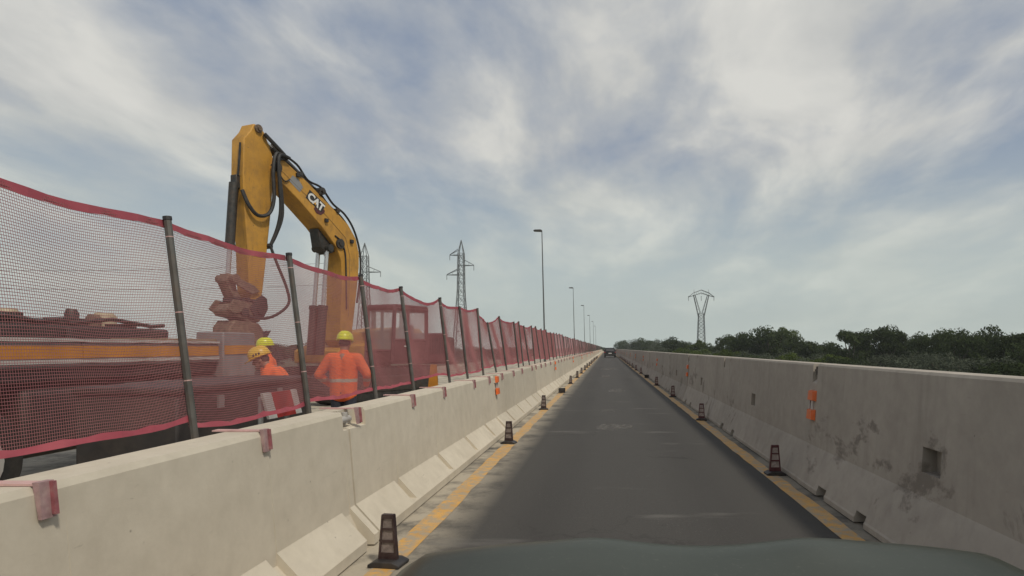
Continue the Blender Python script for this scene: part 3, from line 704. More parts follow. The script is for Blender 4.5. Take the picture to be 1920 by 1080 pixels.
for q in range(4):
    yq = -.18+.15*q; zq = .05+.03*(q % 2)
    hose([(2.45, yq, 6.34+zq), (1.95, yq, 6.12+zq*1.8), (1.55, yq*.8, 5.88+zq), (1.15, yq, 5.72+zq*1.6), (.75, yq, 5.42+zq), (.35, yq, 5.20+zq*1.4), (.05, yq, 4.95+zq), (-.16, yq, 4.65), (-.28, yq, 4.2), (-.28, yq, 3.6), (-.15, yq, 2.8)], .030, 'hydraulic_line')
hose([(.70, .30, 4.62), (.50, .31, 4.5), (.34, .31, 4.2), (.30, .31, 3.6), (.28, .31, 2.6)], .022, 'hydraulic_line')
hose([(2.9, .27, 6.75), (2.62, .34, 6.52), (2.40, .36, 6.36)], .05, 'hydraulic_line')
hose([(2.55, .30, 6.05), (2.50, .32, 5.85), (2.35, .32, 5.72), (2.2, .31, 5.80)], .018, 'hydraulic_line')
hose([(3.41, .1, 6.4), (3.46, .12, 5.9), (3.47, .1, 5.6)], .025, 'hydraulic_line')
for (x, z) in ((1.85, 6.02), (1.2, 5.68), (.6, 5.32)):
    MB().box(x-.05, x+.05, -.24, .34, z-.04, z+.07).build('hose_clamp', 'steel_dark', bo, bevel=.01)
# maker's letters and decals on the boom side
exv, eyv = Vector((-.874, 0, -.487)), Vector((-.487, 0, .874))
def on_boom(u, v, y=.293):
    p = Vector((1.62, y, 5.56))+exv*u+eyv*v; return p
def decal(name, pts, y, mat, par): return MB().add([on_boom(u, v, y) for u, v in pts], [tuple(range(len(pts)-1, -1, -1))]).build(name, mat, par, smooth=False)
fc = bpy.data.curves.new('letters', 'FONT'); fc.body = 'CAT'; fc.size = .30; fc.extrude = .004; fc.offset = .012; fc.space_character = .92
fo = bpy.data.objects.new('letters_tmp', fc); COL.objects.link(fo)
dg = bpy.context.evaluated_depsgraph_get(); me = bpy.data.meshes.new_from_object(fo.evaluated_get(dg)); bpy.data.objects.remove(fo)
M4 = Matrix((( exv.x, eyv.x, 0, 0), (0, 0, 1, 0), (exv.z, eyv.z, 0, 0), (0, 0, 0, 1)))
M4 = Matrix.Translation(on_boom(.02, -.10, .304)) @ M4
me.transform(M4); me.materials.clear(); me.materials.append(MATS['white_paint'])
badge = decal('badge', [(-.01, -.125), (.60, -.125), (.60, .15), (-.01, .15)], .296, 'black_plastic', bo)
link('letters', me, badge)
decal('badge_hexagon', [(.34, -.20), (.46, -.25), (.60, -.20), (.66, -.08), (.66, .0), (.60, .0), (.58, -.135), (.34, -.135)], .2985, 'maroon_plastic', badge)
decal('badge_triangle', [(.25, -.09), (.35, -.09), (.30, -.01)], .310, 'cat_yellow', badge)
decal('faded_sticker', [(-.62, -.10), (-.22, -.13), (-.20, .06), (-.42, .14), (-.60, .10)], .2955, 'truck_grey', bo)
# upper structure
house = face_prism([(.62, 1.05), (.62, 1.42), (.30, 1.55), (-.4, 1.60), (-.6, 1.95), (-2.2, 2.15), (-2.9, 2.12), (-3.25, 1.85), (-3.3, 1.1), (-2.4, 1.0)], -1.35, .34).build('engine_house', 'cat_yellow', EX, bevel=.05)
face_prism([(-1.95, 1.02), (-2.0, 1.95), (-2.85, 1.98), (-3.15, 1.8), (-3.2, 1.05)], .34, 1.34).build('side_housing', 'cab_dark', EX, bevel=.05)
MB().box(-3.5, -3.2, -1.33, 1.33, .95, 1.85).build('counterweight', 'steel_dark', EX, bevel=.10)
for q in range(7): MB().box(-2.9+q*.12, -2.84+q*.12, 1.335, 1.352, 1.3, 1.8).build('louvre', 'black_plastic', house, smooth=False)
MB().tube([(-1.9, -.7, 2.0), (-1.9, -.7, 2.75)], .07, 12).build('exhaust', 'steel_dark', EX)
# cab: open frame with panes
cab = thing('cab', (0, 0, 0), 0, None, None); cab.parent = EX
F0, F1, S0, S1, Z0, Z1 = -.42, -1.95, .36, 1.33, 1.08, 2.70
fr = MB()
def bar(a, b_, r=.05): fr.tube([a, b_], r, 4)
for (x, y) in ((F0, S0), (F0, S1), (F1, S0), (F1, S1)): bar((x, y, Z0), (x-(.10 if x == F0 else 0), y, Z1), .075)
for y in (S0, S1): bar((F0-.10, y, Z1-.04), (F1, y, Z1-.04), .08); bar((F0, y, 1.72), (F1, y, 1.72), .05); bar((-1.08, y, Z0), (-1.10, y, Z1), .06)
for x in (F0, F1): bar((x-(.10 if x == F0 else 0), S0, Z1-.04), (x-(.10 if x == F0 else 0), S1, Z1-.04), .08); bar((x, S0, 1.40), (x, S1, 1.40), .05)
fr.build('cab_frame', 'cab_dark', cab, bevel=.01)
MB().prism([(F0-.02, Z1-.02), (F0-.10, Z1+.07), (F1-.02, Z1+.08), (F1-.06, Z1-.02)], S0-.05, S1+.05).build('cab_roof', 'cab_dark', cab, bevel=.04)
MB().box(F1, F0, S0+.01, S1-.005, 1.02, 1.12).build('cab_floor', 'cab_dark', cab)
MB().box(F1, -1.12, S1-.03, S1+.012, 1.10, 1.70).build('lower_panel', 'cab_dark', cab, bevel=.01)
dr = MB().box(-1.06, F0+.02, S1-.02, S1+.02, 1.10, 1.70).build('door', 'cab_dark', cab, bevel=.01)
MB().box(-1.00, -.90, S1+.022, S1+.05, 1.52, 1.56).build('handle', 'white_paint', dr)
MB().box(F0-.015, F0+.025, S0+.05, S1-.05, 1.08, 1.38).build('lower_panel', 'cab_dark', cab, bevel=.01)
MB().add([(F0-.01, S0+.06, 1.42), (F0-.01, S1-.06, 1.42), (F0-.085, S1-.06, Z1-.1), (F0-.085, S0+.06, Z1-.1)], [(0, 1, 2, 3)]).build('front_window', 'cab_glass', cab)
MB().add([(F0-.05, S1-.01, 1.76), (-1.04, S1-.01, 1.76), (-1.06, S1-.01, Z1-.1), (F0-.12, S1-.01, Z1-.1)], [(0, 1, 2, 3)]).build('door_window', 'cab_glass', cab)
MB().add([(-1.14, S1-.01, 1.76), (F1+.05, S1-.01, 1.76), (F1+.05, S1-.01, Z1-.1), (-1.14, S1-.01, Z1-.1)], [(0, 1, 2, 3)]).build('side_window', 'cab_glass', cab)
seat = MB().box(-1.55, -1.05, .60, 1.10, 1.35, 1.5).box(-1.68, -1.52, .60, 1.10, 1.4, 2.2).build('seat', 'black_plastic', cab, bevel=.05)
MB().tube([(F0-.05, S1+.03, 1.5), (F0+.05, S1+.05, 2.0), (F0-.05, S1+.04, 2.6)], .02, 6).build('grab_rail', 'black_plastic', cab)
# tracks
for s in (-1, 1):
    y0, y1 = (.78, 1.36) if s > 0 else (-1.36, -.78)
    pts = [(1.9, .12), (2.1, .4), (2.05, .7), (1.8, .92), (-2.2, .92), (-2.5, .7), (-2.55, .4), (-2.3, .12), (-2.1, .02), (1.7, .02)]
    tr = face_prism(pts, y0, y1).build('track', 'rubber', EX, bevel=.04)
    face_prism([(1.6, .25), (1.7, .7), (-2.1, .7), (-2.2, .25)], y0-.02, y1+.02).build('track_frame', 'steel_dark', tr, bevel=.03)
    for q in range(22):
        x = -2.2+q*.19; MB().box(x, x+.05, y0-.01, y1+.01, .90, .955).build('track_shoe', 'steel_dark', tr, smooth=False)
MB().tube([(-.9, 0, .7), (-.9, 0, 1.05)], .65, 24).build('slew_ring', 'steel_dark', EX)

# ------------------------------------------------------------------ truck behind the fence (parallel to the road)
TX = -5.2
TR = thing('flatbed_truck', (TX, 5.0, 0), 0, 'grey flatbed truck with an orange side stripe behind the near net', 'truck')
by = [(-6.0, -1.8), (-1.79, 1.1), (1.11, 3.24)]
MB().box(-2.3, -.03, -6.0, 3.7, 1.18, 1.30).build('bed', 'truck_dark', TR)
for a, c_ in by: 
    sp = MB().box(-.03, .02, a, c_, 1.30, 1.54).build('side_panel', 'truck_grey', TR, bevel=.012)
    MB().box(.021, .032, a+.002, c_-.002, 1.385, 1.505).build('stripe', 'truck_orange', sp)
    MB().box(-.03, .045, a, c_, 1.541, 1.575).build('top_rail', 'truck_light', sp)
    MB().box(-.02, .040, a, c_, 1.335, 1.372).build('lower_rail', 'truck_light', sp)
MB().box(-2.33, -2.27, -6.0, 3.7, 1.30, 1.50).build('side_panel', 'truck_grey', TR, bevel=.012)
hb = MB().box(-.30, .07, 3.28, 4.02, 1.02, 1.70).build('corner_post', 'truck_grey', TR, bevel=.015)
MB().box(.071, .080, 3.30, 4.00, 1.40, 1.52).build('stripe', 'truck_orange', hb)
MB().box(-2.3, -.30, 3.74, 3.82, 1.02, 1.60).build('tailgate', 'truck_grey', TR, bevel=.012)
MB().box(-.55, -.25, -6.0, 3.9, .86, 1.17).box(-1.95, -1.65, -6.0, 3.9, .86, 1.17).build('chassis_rail', 'truck_dark', TR)
MB().box(-.5, -.02, .55, 1.5, .48, 1.10).build('fuel_tank', 'truck_dark', TR, bevel=.05)
MB().box(-.45, -.0, 1.75, 2.45, .55, 1.10).build('tool_locker', 'truck_grey', TR, bevel=.02)
MB().box(-.45, -.02, 2.75, 3.3, .70, 1.12).build('battery_box', 'truck_dark', TR, bevel=.02)
def wheel(par, x, y, r=.50, w_=.30):
    o = MB().tube([(x-w_, y, r), (x-w_+.04, y, r), (x-.04, y, r), (x, y, r)], [r*.93, r, r, r*.93], 28).build('wheel', 'rubber', par)
    MB().tube([(x-.02, y, r), (x+.012, y, r)], r*.56, 20).tube([(x, y, r), (x+.05, y, r)], r*.2, 12).build('rim', 'truck_light', o)
for y in (-2.9, -.9, -1.95+2.2): wheel(TR, -.05, y-.15)
wheel(TR, -.05, 3.05)
for y in (-3.05, -1.05): MB().tube([(-.06+.0, y-.62, .5), (-.06, y-.5, .85), (-.06, y-.2, 1.08), (-.06, y+.2, 1.08), (-.06, y+.5, .85), (-.06, y+.62, .5)], .035, 6).build('mudguard', 'truck_light', TR)
# load on the truck bed
def compressor(loc, label, tanks, L):
    o = thing('pump_unit', loc, 0, label, 'machine', 'machinery on the truck bed')
    MB().box(-.55, .45, 0, L, .0, .43).build('housing', 'truck_dark', o, bevel=.04)
    rr = random.Random(L)
    for q in range(int(L*11)):
        y = rr.uniform(.05, L-.15); h = rr.uniform(.02, .12); x = rr.uniform(-.4, .2); MB().box(x, x+.22, y, y+rr.uniform(.08, .2),   .43, .43+h).build('fitting', 'steel_dark', o, bevel=.01)
    for y, r_, h, mt in tanks: MB().tube([(0, y, .41), (0, y, .42+h*.75), (0, y, .42+h)], [r_, r_, r_*.7], 18).build('tank', mt, o)
    MB().tube([(.40, .05, .45), (.42, L*.4, .52), (.42, L*.8, .46), (.40, L-.05, .48)], .025, 6).build('pipe', 'steel_dark', o)
    return o
compressor((-6.3, 6.73, 1.302), 'dark pump unit with round beige tank standing on the truck bed', [(1.02, .13, .20, 'tank_beige'), (.55, .07, .22, 'steel_dark'), (.86, .08, .17, 'rusty_steel')], 1.55)
compressor((-6.3, 5.19, 1.302), 'dark pump unit with pale filler cap at the left edge of the photo', [(1.30, .11, .18, 'tank_beige'), (.9, .08, .12, 'steel_dark')], 1.5)
o = thing('timber_stack', (-5.62, 7.25, 1.302), 0, 'beige planks stacked along the truck bed beside the pump', 'planks')
for q in range(4):
    for r_ in range(3): MB().box(-.2+.21*r_, -.02+.21*r_, .05*((q*3+r_) % 3), 1.25-.04*((q+r_) % 3), .075*q, .072+.075*q).build('plank', 'tarp_beige', o, bevel=.006)

# dark tool chest and striped board between fence and truck
o = thing('tool_chest', (-3.95, 6.1, 0), 0, 'dark steel tool chest in front of the two left workers', 'chest')
MB().box(-.35, .48, -1.1, 1.1, .06, 1.10).build('box', 'truck_dark', o, bevel=.02)
MB().box(-.37, .50, -1.12, 1.12, 1.102, 1.165).build('lid', 'truck_dark', o, bevel=.02)
for y in (-.6, .4): MB().box(.482, .502, y, y+.08, .95, 1.06).build('latch', 'galvanised', o)
for y in (-.95, .95): MB().box(-.3, .42, y-.06, y+.06, 0, .06).build('skid', 'truck_dark', o)
o = thing('barrier_board', (-2.66, 4.72, 0), 0, 'red and white striped board just behind the left barrier', 'board')
for y, ln, c_ in ((.16, .12, 'white_paint'), (.28, .30, 'red_paint'), (.58, .10, 'white_paint')):
    MB().add([(0, y, .92), (0, y+ln, .92), (0, y+ln-.10, 1.13), (0, y-.10, 1.13), (-.02, y, .92), (-.02, y+ln, .92), (-.02, y+ln-.10, 1.13), (-.02, y-.10, 1.13)],
             [(0, 1, 2, 3), (7, 6, 5, 4), (0, 4, 5, 1), (1, 5, 6, 2), (2, 6, 7, 3), (3, 7, 4, 0)]).build('stripe', c_, o, smooth=False)
for y in (.12, .52):
    MB().tube([(-.05, y, .0), (-.05, y, 1.1)], .02, 6).build('leg', 'galvanised', o); MB().box(-.35, .2, y-.03, y+.03, 0, .04).build('foot', 'galvanised', o)
o = thing('folded_sign', (-3.0, 10.6, 0), 0, 'yellow folded trestle sign behind the net beyond the excavator cab', 'sign')
MB().add([(-.16, 0, 0), (.16, 0, 0), (.05, .1, 1.2), (-.05, .1, 1.2), (-.16, .03, 0), (.16, .03, 0), (.05, .13, 1.2), (-.05, .13, 1.2)],
         [(0, 1, 2, 3), (7, 6, 5, 4), (0, 4, 5, 1), (1, 5, 6, 2), (2, 6, 7, 3), (3, 7, 4, 0)]).build('panel', 'truck_orange', o, smooth=False)
MB().tube([(-.12, .5, 0), (0, .13, 1.16)], .015, 6).tube([(.12, .5, 0), (0, .13, 1.16)], .015, 6).build('prop', 'galvanised', o)

# ------------------------------------------------------------------ workers
def remeshed(name, parts, mat, vox, parent=None, smooth_it=4):
    m = MB()
    for p in parts:
        if p[0] == 'c':
            a, b_, ra, rb = Vector(p[1]), Vector(p[2]), p[3], p[4]; t = (b_-a).normalized(); pts = []; rs = []
            for k in range(4): an = math.pi/2*k/4; pts.append(a-t*ra*math.cos(an)); rs.append(max(ra*math.sin(an), .001))
            pts += [a, b_]; rs += [ra, rb]
            for k in range(3, -1, -1): an = math.pi/2*k/4; pts.append(b_+t*rb*math.cos(an)); rs.append(max(rb*math.sin(an), .001))
            m.tube(pts, rs, 12)
        else: m.ball(p[1], p[2], 16, 12)
    me = m.mesh(name, None); o = bpy.data.objects.new(name, me); COL.objects.link(o)
    r_ = o.modifiers.new('r', 'REMESH'); r_.mode = 'VOXEL'; r_.voxel_size = vox; r_.use_smooth_shade = True
    s_ = o.modifiers.new('s', 'SMOOTH'); s_.iterations = smooth_it; s_.factor = .5
    dg_ = bpy.context.evaluated_depsgraph_get(); n_ = bpy.data.meshes.new_from_object(o.evaluated_get(dg_)); bpy.data.objects.remove(o)
    n_.materials.clear(); n_.materials.append(MATS[mat]); n_.name = name
    return link(name, n_, parent)
def worker(loc, rz, scale, lean, label, helmet, elbow, wrist, head_turn=0.0, head_down=0.0, marks=False):
    W_ = thing('person', loc, rz, label, 'person', 'workers behind the net fence'); W_.scale = (scale,)*3
    def L(p):
        p = Vector(p)
        if p.z > .95: q = Matrix.Rotation(-lean, 3, 'X') @ (p-Vector((0, 0, .95))); p = q+Vector((0, 0, .95))
        return p
    hc = L((0, .03, 1.62)); HR = Matrix.Rotation(head_turn, 3, 'Z') @ Matrix.Rotation(-(lean*.6+head_down), 3, 'X')
    def Hd(x, y, z): return hc+HR @ Vector((x, y, z))
    body = [('c', L((0, 0, 1.0)), L((0, 0, 1.38)), .12, .11), ('c', L((0, .0, 1.42)), Hd(0, -.02, -.05), .058, .055),
            ('b', hc, (.076, .094, .112)), ('b', Hd(0, .045, -.05), (.055, .055, .062)), ('c', Hd(0, .090, .012), Hd(0, .108, -.022), .010, .016),
            ('b', Hd(0, .085, -.062), (.024, .014, .010)), ('b', Hd(0, .075, -.095), (.026, .022, .018)), ('c', Hd(-.035, .082, .028), Hd(.035, .082, .028), .012, .012),
            ('b', Hd(.078, .0, -.01), (.010, .020, .032)), ('b', Hd(-.078, .0, -.01), (.010, .020, .032))]
    for s in (-1, 1):
        el = L((s*elbow[0], elbow[1], elbow[2])); wr = L((s*wrist[0], wrist[1], wrist[2])); sh = L((s*.19, 0, 1.40))
        t = (wr-el).normalized(); sd = Vector((-s, 0, 0)); sd = (sd-t*sd.dot(t)).normalized(); up_ = t.cross(sd)
        body += [('c', sh, el, .05, .042), ('c', el, wr, .042, .030), ('c', wr, wr+t*.07+sd*.012, .030, .034), ('c', wr+t*.03, wr+t*.075-sd*.016, .026, .026)]
        for k, (off, ln) in enumerate(((-.030, .060), (-.010, .072), (.011, .076), (.031, .066))):
            b0 = wr+t*.085+sd*off; b1 = b0+t*ln*.55; b2 = b1+(t*.6-up_*.8).normalized()*ln*.5
            body += [('c', b0, b1, .0095, .009), ('c', b1, b2, .009, .0078)]
        th = wr+t*.03+sd*.034; body += [('c', th, th+t*.035+sd*.03, .013, .0105), ('c', th+t*.035+sd*.03, th+t*.07+sd*.028, .0105, .009)]
        body += [('c', (s*.09, 0, .93), (s*.10, .02, .5), .075, .052), ('c', (s*.10, .02, .5), (s*.11, 0, .10), .052, .04), ('c', (s*.11, -.03, .05), (s*.13, .15, .04), .04, .035)]
    bd = remeshed('body', body, 'skin', .0075, W_, 3)
    jk = [('c', L((-.065, 0, .98)), L((-.075, 0, 1.34)), .135, .135), ('c', L((.065, 0, .98)), L((.075, 0, 1.34)), .135, .135), ('c', (-.06, 0, .86), L((-.06, 0, 1.05)), .135, .14), ('c', (.06, 0, .86), L((.06, 0, 1.05)), .135, .14),
          ('c', L((-.17, -.005, 1.385)), L((.17, -.005, 1.385)), .088, .088), ('c', L((0, -.01, 1.40)), L((0, .0, 1.475)), .085, .070)]
    for s in (-1, 1):
        el = L((s*elbow[0], elbow[1], elbow[2])); wr = L((s*wrist[0], wrist[1], wrist[2])); sh = L((s*.20, -.005, 1.39))
        jk += [('c', sh, el, .082, .068), ('c', el, wr, .068, .048)]
    remeshed('jacket', jk, 'hivis_orange', .014, W_, 5)
    tp = [('c', (-.05, 0, .88), (.05, 0, .88), .125, .125)]
    for s in (-1, 1): tp += [('c', (s*.09, 0, .88), (s*.10, .02, .5), .10, .08), ('c', (s*.10, .02, .5), (s*.11, 0, .13), .08, .075)]
    remeshed('trousers', tp, 'trousers_dark', .016, W_, 4)
    for s in (-1, 1): remeshed('boot', [('c', (s*.11, 0, .16), (s*.11, 0, .06), .055, .055), ('c', (s*.11, -.05, .05), (s*.135, .17, .045), .05, .045)], 'boot_brown', .016, W_, 3)
    # helmet: ridged shell, brim and peak
    m = MB(); n_ = 28; rings = [(1.0, 0.0), (.99, .035), (.94, .072), (.82, .105), (.62, .130), (.36, .145), (.10, .150)]
    for r_, z in rings:
        for k in range(n_):
            a = 2*math.pi*k/n_; rid = 1+.02*math.exp(-((math.cos(a))/.16)**2)*(z > .05)
            m.v.append(Hd(.116*r_*math.cos(a), .142*r_*math.sin(a)-.005, .030+z*rid*1.04))
    for j in range(len(rings)-1):
        for k in range(n_): m.f.append((j*n_+k, j*n_+(k+1) % n_, (j+1)*n_+(k+1) % n_, (j+1)*n_+k))
    m.f.append(tuple((len(rings)-1)*n_+k for k in range(n_)))
    hl = m.build('helmet', helmet, W_, ang=60); md = hl.modifiers.new('t', 'SOLIDIFY'); md.thickness = .004
    m = MB()
    for r_, dz in ((.98, .002), (1.0, 0)):
        for k in range(n_):
            a = 2*math.pi*k/n_; pk = max(0, math.sin(a))**3; ex_ = (.012+.055*pk) if r_ == 1.0 else 0
            m.v.append(Hd((.116*r_+ex_*.6)*math.cos(a), (.142*r_+ex_)*math.sin(a)-.005, .036+dz-.016*pk*(r_ == 1.0)))
    for k in range(n_): m.f.append((k, (k+1) % n_, n_+(k+1) % n_, n_+k))
    o_ = m.build('brim', helmet, hl); md = o_.modifiers.new('t', 'SOLIDIFY'); md.thickness = .005
    if marks:
        for s in (-1, 1):
            for q in range(3): 
                c_ = Hd(s*.110, -.03+q*.035, .075); MB().ball(c_, (.012, .014, .018), 8, 4).build('sticker', 'black_plastic', hl)
    for s in (-1, 1): MB().ball(Hd(s*.032, .082, .006), (.013, .010, .007), 10, 6).build('eye', 'black_plastic', bd)
    m = MB().ball(Hd(0, -.028, -.002), (.080, .080, .070), 16, 10); m.build('hair', 'boot_brown', bd)
    return W_
worker((-3.79, 8.9, 0), R(4), .962, R(3), 'worker in orange jacket and lime helmet, seen from behind beside the excavator', 'helmet_lime', (.355, -.02, 1.14), (.27, .20, 1.00), 0, R(6))
worker((-3.88, 7.60, 0), R(102), .895, R(32), 'worker in orange-yellow helmet leaning forward with his face turned left', 'helmet_orange', (.27, .12, 1.17), (.22, .34, 1.06), R(6), R(4), True)
worker((-5.50, 10.1, 0), R(120), .92, R(4), 'worker in lime helmet standing behind the leaning worker near the truck', 'helmet_lime', (.30, .0, 1.15), (.24, .2, 1.0), R(10), R(5))

# ------------------------------------------------------------------ trees
def tree_meshes(seed, h, rad, lobes, leaves, leaf, mat, droop=0.0):
    r = random.Random(seed); tr = MB(); cr = MB()
    th = h*.42; bend = [(r.uniform(-.25, .25), r.uniform(-.25, .25)) for _ in range(4)]
    tp = [(0, 0, -.3)]+[(bend[k][0]*(k+1)*.3, bend[k][1]*(k+1)*.3, th*(k+1)/4) for k in range(4)]
    tr.tube(tp, [h*.026, h*.022, h*.018, h*.014, h*.010], 7)
    cs = []
    for q in range(lobes):
        while True:
            e = Vector((r.uniform(-1, 1), r.uniform(-1, 1), r.uniform(-1, 1)))
            if .25 < e.length < 1: break
        c_ = Vector((e.x*rad*.74, e.y*rad*.74, h*.50+e.z*h*.36)); s_ = r.uniform(.20, .34)*rad*(1.1-.25*c_.z/h)
        cs.append((c_, s_))
        p0 = Vector(tp[r.choice((2, 3, 4))]); tr.tube([p0, p0.lerp(c_, .55)+Vector((0, 0, -.06*h*.3)), c_], [h*.010, h*.006, h*.003], 4)
    for q in range(leaves):
        c_, s_ = r.choice(cs)
        d_ = Vector((r.gauss(0, 1), r.gauss(0, 1), r.gauss(0, 1)+.25)).normalized()
        p = c_+Vector((d_.x*s_*1.15, d_.y*s_*1.15, d_.z*s_*.85))*(r.uniform(.35, 1.08)**.6)
        if droop: p.z -= droop*r.random()**2*s_
        nrm = (d_+Vector((r.uniform(-1, 1), r.uniform(-1, 1), r.uniform(-.6, 1)))*.8).normalized()
        u = nrm.orthogonal().normalized(); u = Matrix.Rotation(r.uniform(0, 6.28), 3, nrm) @ u; v = nrm.cross(u)
        l = leaf*r.uniform(.6, 1.3); wd = l*r.uniform(.4, .75)
        cr.add([p-u*l*.5, p+v*wd*.5+nrm*.02, p+u*l*.5, p-v*wd*.5+nrm*.02], [(0, 1, 2, 3)])
    return tr.mesh('trunk', 'trunk_bark'), cr.mesh('crown', mat, smooth=False)
KINDS = [tree_meshes(1, 10, 4.2, 34, 7000, .34, 'leaf_dark'), tree_meshes(2, 10, 4.6, 30, 7000, .36, 'leaf_dark'), tree_meshes(3, 10, 3.6, 26, 6000, .34, 'leaf_dark'),
         tree_meshes(4, 10, 4.6, 46, 9000, .26, 'leaf_grey', .4), tree_meshes(5, 10, 4.9, 40, 8000, .27, 'leaf_grey', .4), tree_meshes(6, 10, 4.2, 30, 6500, .33, 'leaf_green')]
WORD = ['dark', 'broad dark', 'slim dark', 'grey-green', 'broad grey-green', 'yellow-green']
def tree(kind, x, y, zg, h, wide, label, group):
    o = thing('tree', (x, y, zg), random.uniform(0, 6.28), label, 'tree', group); o.scale = (h/10*wide, h/10*wide, h/10)
    link('trunk', KINDS[kind][0], o); link('crown', KINDS[kind][1], o)
def from_px(px, Y): return (px-1138)/1160*Y
# skyline row on the right: (image column, distance, image row of the top, kind)
back = [(1948, 62, 640, 0), (1905, 66, 634, 2), (1868, 72, 632, 0), (1840, 76, 628, 1), (1805, 74, 622, 0), (1772, 82, 634, 2), (1745, 86, 632, 0), (1712, 96, 641, 3), (1690, 92, 640, 1),
        (1662, 90, 632, 2), (1640, 94, 626, 0), (1597, 92, 621, 2), (1570, 102, 634, 1), (1540, 104, 633, 0), (1512, 106, 630, 1), (1484, 112, 636, 2), (1448, 114, 613, 0), (1470, 122, 622, 5), (1415, 118, 626, 1),
        (1385, 120, 619, 0), (1362, 128, 622, 2), (1338, 140, 636, 1), (1308, 150, 634, 5), (1290, 158, 636, 0), (1268, 165, 631, 1), (1248, 178, 630, 0), (1232, 200, 633, 3), (1215, 235, 634, 1), (1200, 262, 633, 0), (1186, 290, 636, 3), (1172, 330, 637, 1), (1163, 380, 639, 0)]
for i, (px, Y, ty, kd) in enumerate(back):
    top = EYE+(653-ty)/1160*Y; tree(kd, from_px(px, Y), Y, -5.1, (top+5.1)*random.uniform(1.06, 1.22)*(1.13 if px > 1620 else 1.0), random.uniform(.80, 1.0), '%s tree on the skyline right of the road, %s leftward from the right edge' % (WORD[kd], nth(i+1)), 'skyline trees on the right')
front = [(1930, 46, 662, 1), (1885, 50, 658, 0), (1840, 52, 654, 3), (1800, 55, 652, 4), (1762, 58, 650, 3), (1725, 60, 655, 4), (1690, 64, 650, 4), (1655, 68, 652, 3), (1625, 70, 660, 1), (1590, 74, 655, 0), (1555, 76, 658, 5),
         (1525, 80, 654, 3), (1490, 84, 656, 5), (1460, 88, 650, 3), (1430, 90, 655, 0), (1400, 95, 652, 4), (1370, 100, 650, 5), (1340, 110, 650, 3), (1312, 120, 650, 5), (1285, 130, 648, 5), (1260, 142, 645, 0), (1240, 160, 644, 4)]
for i, (px, Y, ty, kd) in enumerate(front):
    top = EYE+(653-ty)/1160*Y; tree(kd, from_px(px, Y), Y, -5.1, max(3.6, (top+5.1)*1.04), 1.35, '%s low tree just above the right barrier, %s leftward from the right edge' % (WORD[kd], nth(i+1)), 'low trees in front on the right')
left = [(1122, 420, 643, 1), (1112, 360, 641, 0), (1098, 340, 645, 3), (1080, 330, 643, 1), (1055, 300, 646, 0), (1030, 300, 644, 1), (1000, 290, 646, 3), (965, 280, 643, 0), (930, 270, 645, 1), (890, 260, 642, 0), (850, 250, 645, 3), (800, 240, 640, 1), (600, 210, 640, 0), (560, 205, 632, 1), (520, 205, 635, 0), (440, 190, 630, 1), (395, 190, 634, 2)]
for i, (px, Y, ty, kd) in enumerate(left):
    top = EYE+(653-ty)/1160*Y; tree(kd, from_px(px, Y), Y, -5.2, top+5.2, 1.5, '%s far tree seen beyond the net fence, %s leftward from the road' % (WORD[kd], nth(i+1)), 'far trees on the left')

# ------------------------------------------------------------------ dark car ahead (seen from behind)
CA = thing('car_ahead', (.50, 99, 0), 0, 'dark car driving away at the far end of the lane', 'car')
bodyp = [(0, .42), (.02, .78), (.10, .98), (.28, 1.02), (.55, 1.50), (.75, 1.56), (2.2, 1.54), (3.0, 1.06), (4.1, .92), (4.3, .70), (4.32, .35), (3.9, .28), (.3, .28)]
m = MB(); rows = [(-.90, .0), (-.93, .0), (.93, .0), (.90, .0)]
n = len(bodyp)
for x, _ in ((-1, 0), (1, 0)):
    for y, z in bodyp: m.v.append((x*(.92 if z < 1.05 else .70), y, z))
m.f = [tuple(range(n)), tuple(range(2*n-1, n-1, -1))]+[(i, n+i, n+(i+1) % n, (i+1) % n) for i in range(n)]
m.build('body', 'car_black', CA, bevel=.06)
MB().add([(-.66, .29, 1.05), (.66, .29, 1.05), (.58, .53, 1.46), (-.58, .53, 1.46)], [(0, 1, 2, 3)]).build('rear_window', 'glass_tint', CA)
for s in (-1, 1):
    MB().box(s*.90-.14 if s > 0 else s*.90-.02, s*.90+.02 if s > 0 else s*.90+.14, -.012, .09, .74, .90).build('tail_light', 'tail_red', CA, bevel=.02)
    for y in (.8, 3.4): 
        wl_ = MB().tube([(s*.70, y, .33), (s*.92, y, .33)], .33, 20).build('wheel', 'rubber', CA); MB().tube([(s*.9, y, .33), (s*.93, y, .33)], .2, 12).build('rim', 'galvanised', wl_)
    MB().box(min(s*.9, s*1.05), max(s*.9, s*1.05), 2.6, 2.75, 1.0, 1.14).build('mirror', 'car_black', CA, bevel=.02)
MB().box(-.26, .26, -.025, -.004, .62, .74).build('number_plate', 'white_paint', CA)
MB().box(-.85, .85, -.06, .06, .34, .56).build('bumper', 'black_plastic', CA, bevel=.03)

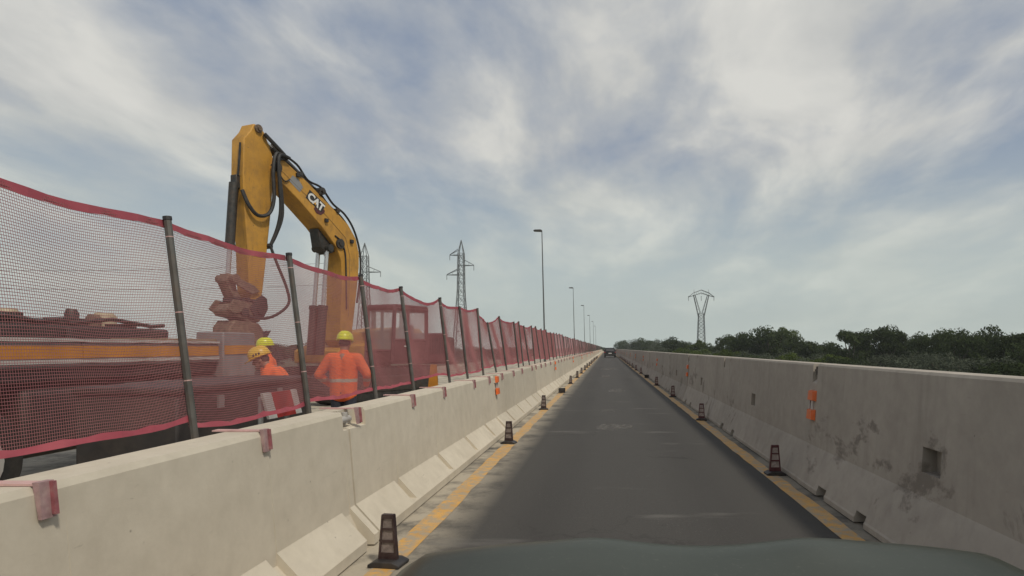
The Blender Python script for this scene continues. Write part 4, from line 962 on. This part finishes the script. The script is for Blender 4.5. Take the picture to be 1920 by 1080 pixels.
# ------------------------------------------------------------------ own car: bonnet, front and wings below the camera
OW = thing('own_car', (.27, 1.0, 0), 0, 'dull dark green car bonnet along the bottom edge of the photo', 'car')
m = MB(); nx, ny = 40, 24
def hood_z(x, y):
    a = abs(x)/.90
    z = .975-.028*(max(0, y)/.7)-.30*max(0, (y-.66)/.42)**2.2
    z += .012*math.exp(-((abs(x)-.30)/.12)**2)-.012*math.exp(-(x/.20)**2)
    z -= .045*max(0, (a-.42)/.58)**2+.26*max(0, (a-.86)/.14)**2
    return z
for j in range(ny+1):
    y = -.35+1.43*j/ny
    for i in range(nx+1):
        x = -.90+1.80*i/nx; m.v.append((x, y-.25*(max(0, abs(x)/.9-.4)**2)*(y > .3)*(y-.3)/.78, hood_z(x, y)))
for j in range(ny):
    for i in range(nx): k = j*(nx+1)+i; m.f.append((k, k+1, k+nx+2, k+nx+1))
hd = m.build('bonnet', 'hood_paint', OW); md = hd.modifiers.new('t', 'SOLIDIFY'); md.thickness = .012; md.offset = -1
MB().prism([(-.35, .30), (-.35, .66), (.62, .66), (.72, .60), (.78, .40), (.74, .28)], -.85, .85, axis='x').build('front_body', 'hood_paint', OW, bevel=.04)
MB().prism([(.70, .24), (.74, .52), (.66, .60), (.58, .3)], -.80, .80, axis='x').build('bumper', 'black_plastic', OW, bevel=.03)
for s in (-1, 1):
    wl_ = MB().tube([(s*.66, .15, .31), (s*.87, .15, .31)], .31, 24).build('wheel', 'rubber', OW); MB().tube([(s*.86, .15, .31), (s*.885, .15, .31)], .2, 16).build('rim', 'galvanised', wl_)
MB().ball((0.005, .12, .955), (.028, .036, .016), 14, 6, 0.0).build('washer_nozzle', 'black_plastic', OW)

# ------------------------------------------------------------------ hazy air
hb_ = MB().box(-450, 450, -70, 640, -7.0, 36.5).build('haze', None, smooth=False); tag(hb_, kind='stuff')
hm = bpy.data.materials.new('haze_air'); hm.use_nodes = True; ht = hm.node_tree; ht.nodes.clear()
ho = ht.nodes.new('ShaderNodeOutputMaterial'); hv_ = ht.nodes.new('ShaderNodeVolumePrincipled')
hv_.inputs['Color'].default_value = (.90, .95, .92, 1); hv_.inputs['Density'].default_value = .00045; hv_.inputs['Anisotropy'].default_value = .2
ht.links.new(hv_.outputs[0], ho.inputs['Volume']); hb_.data.materials.append(hm)
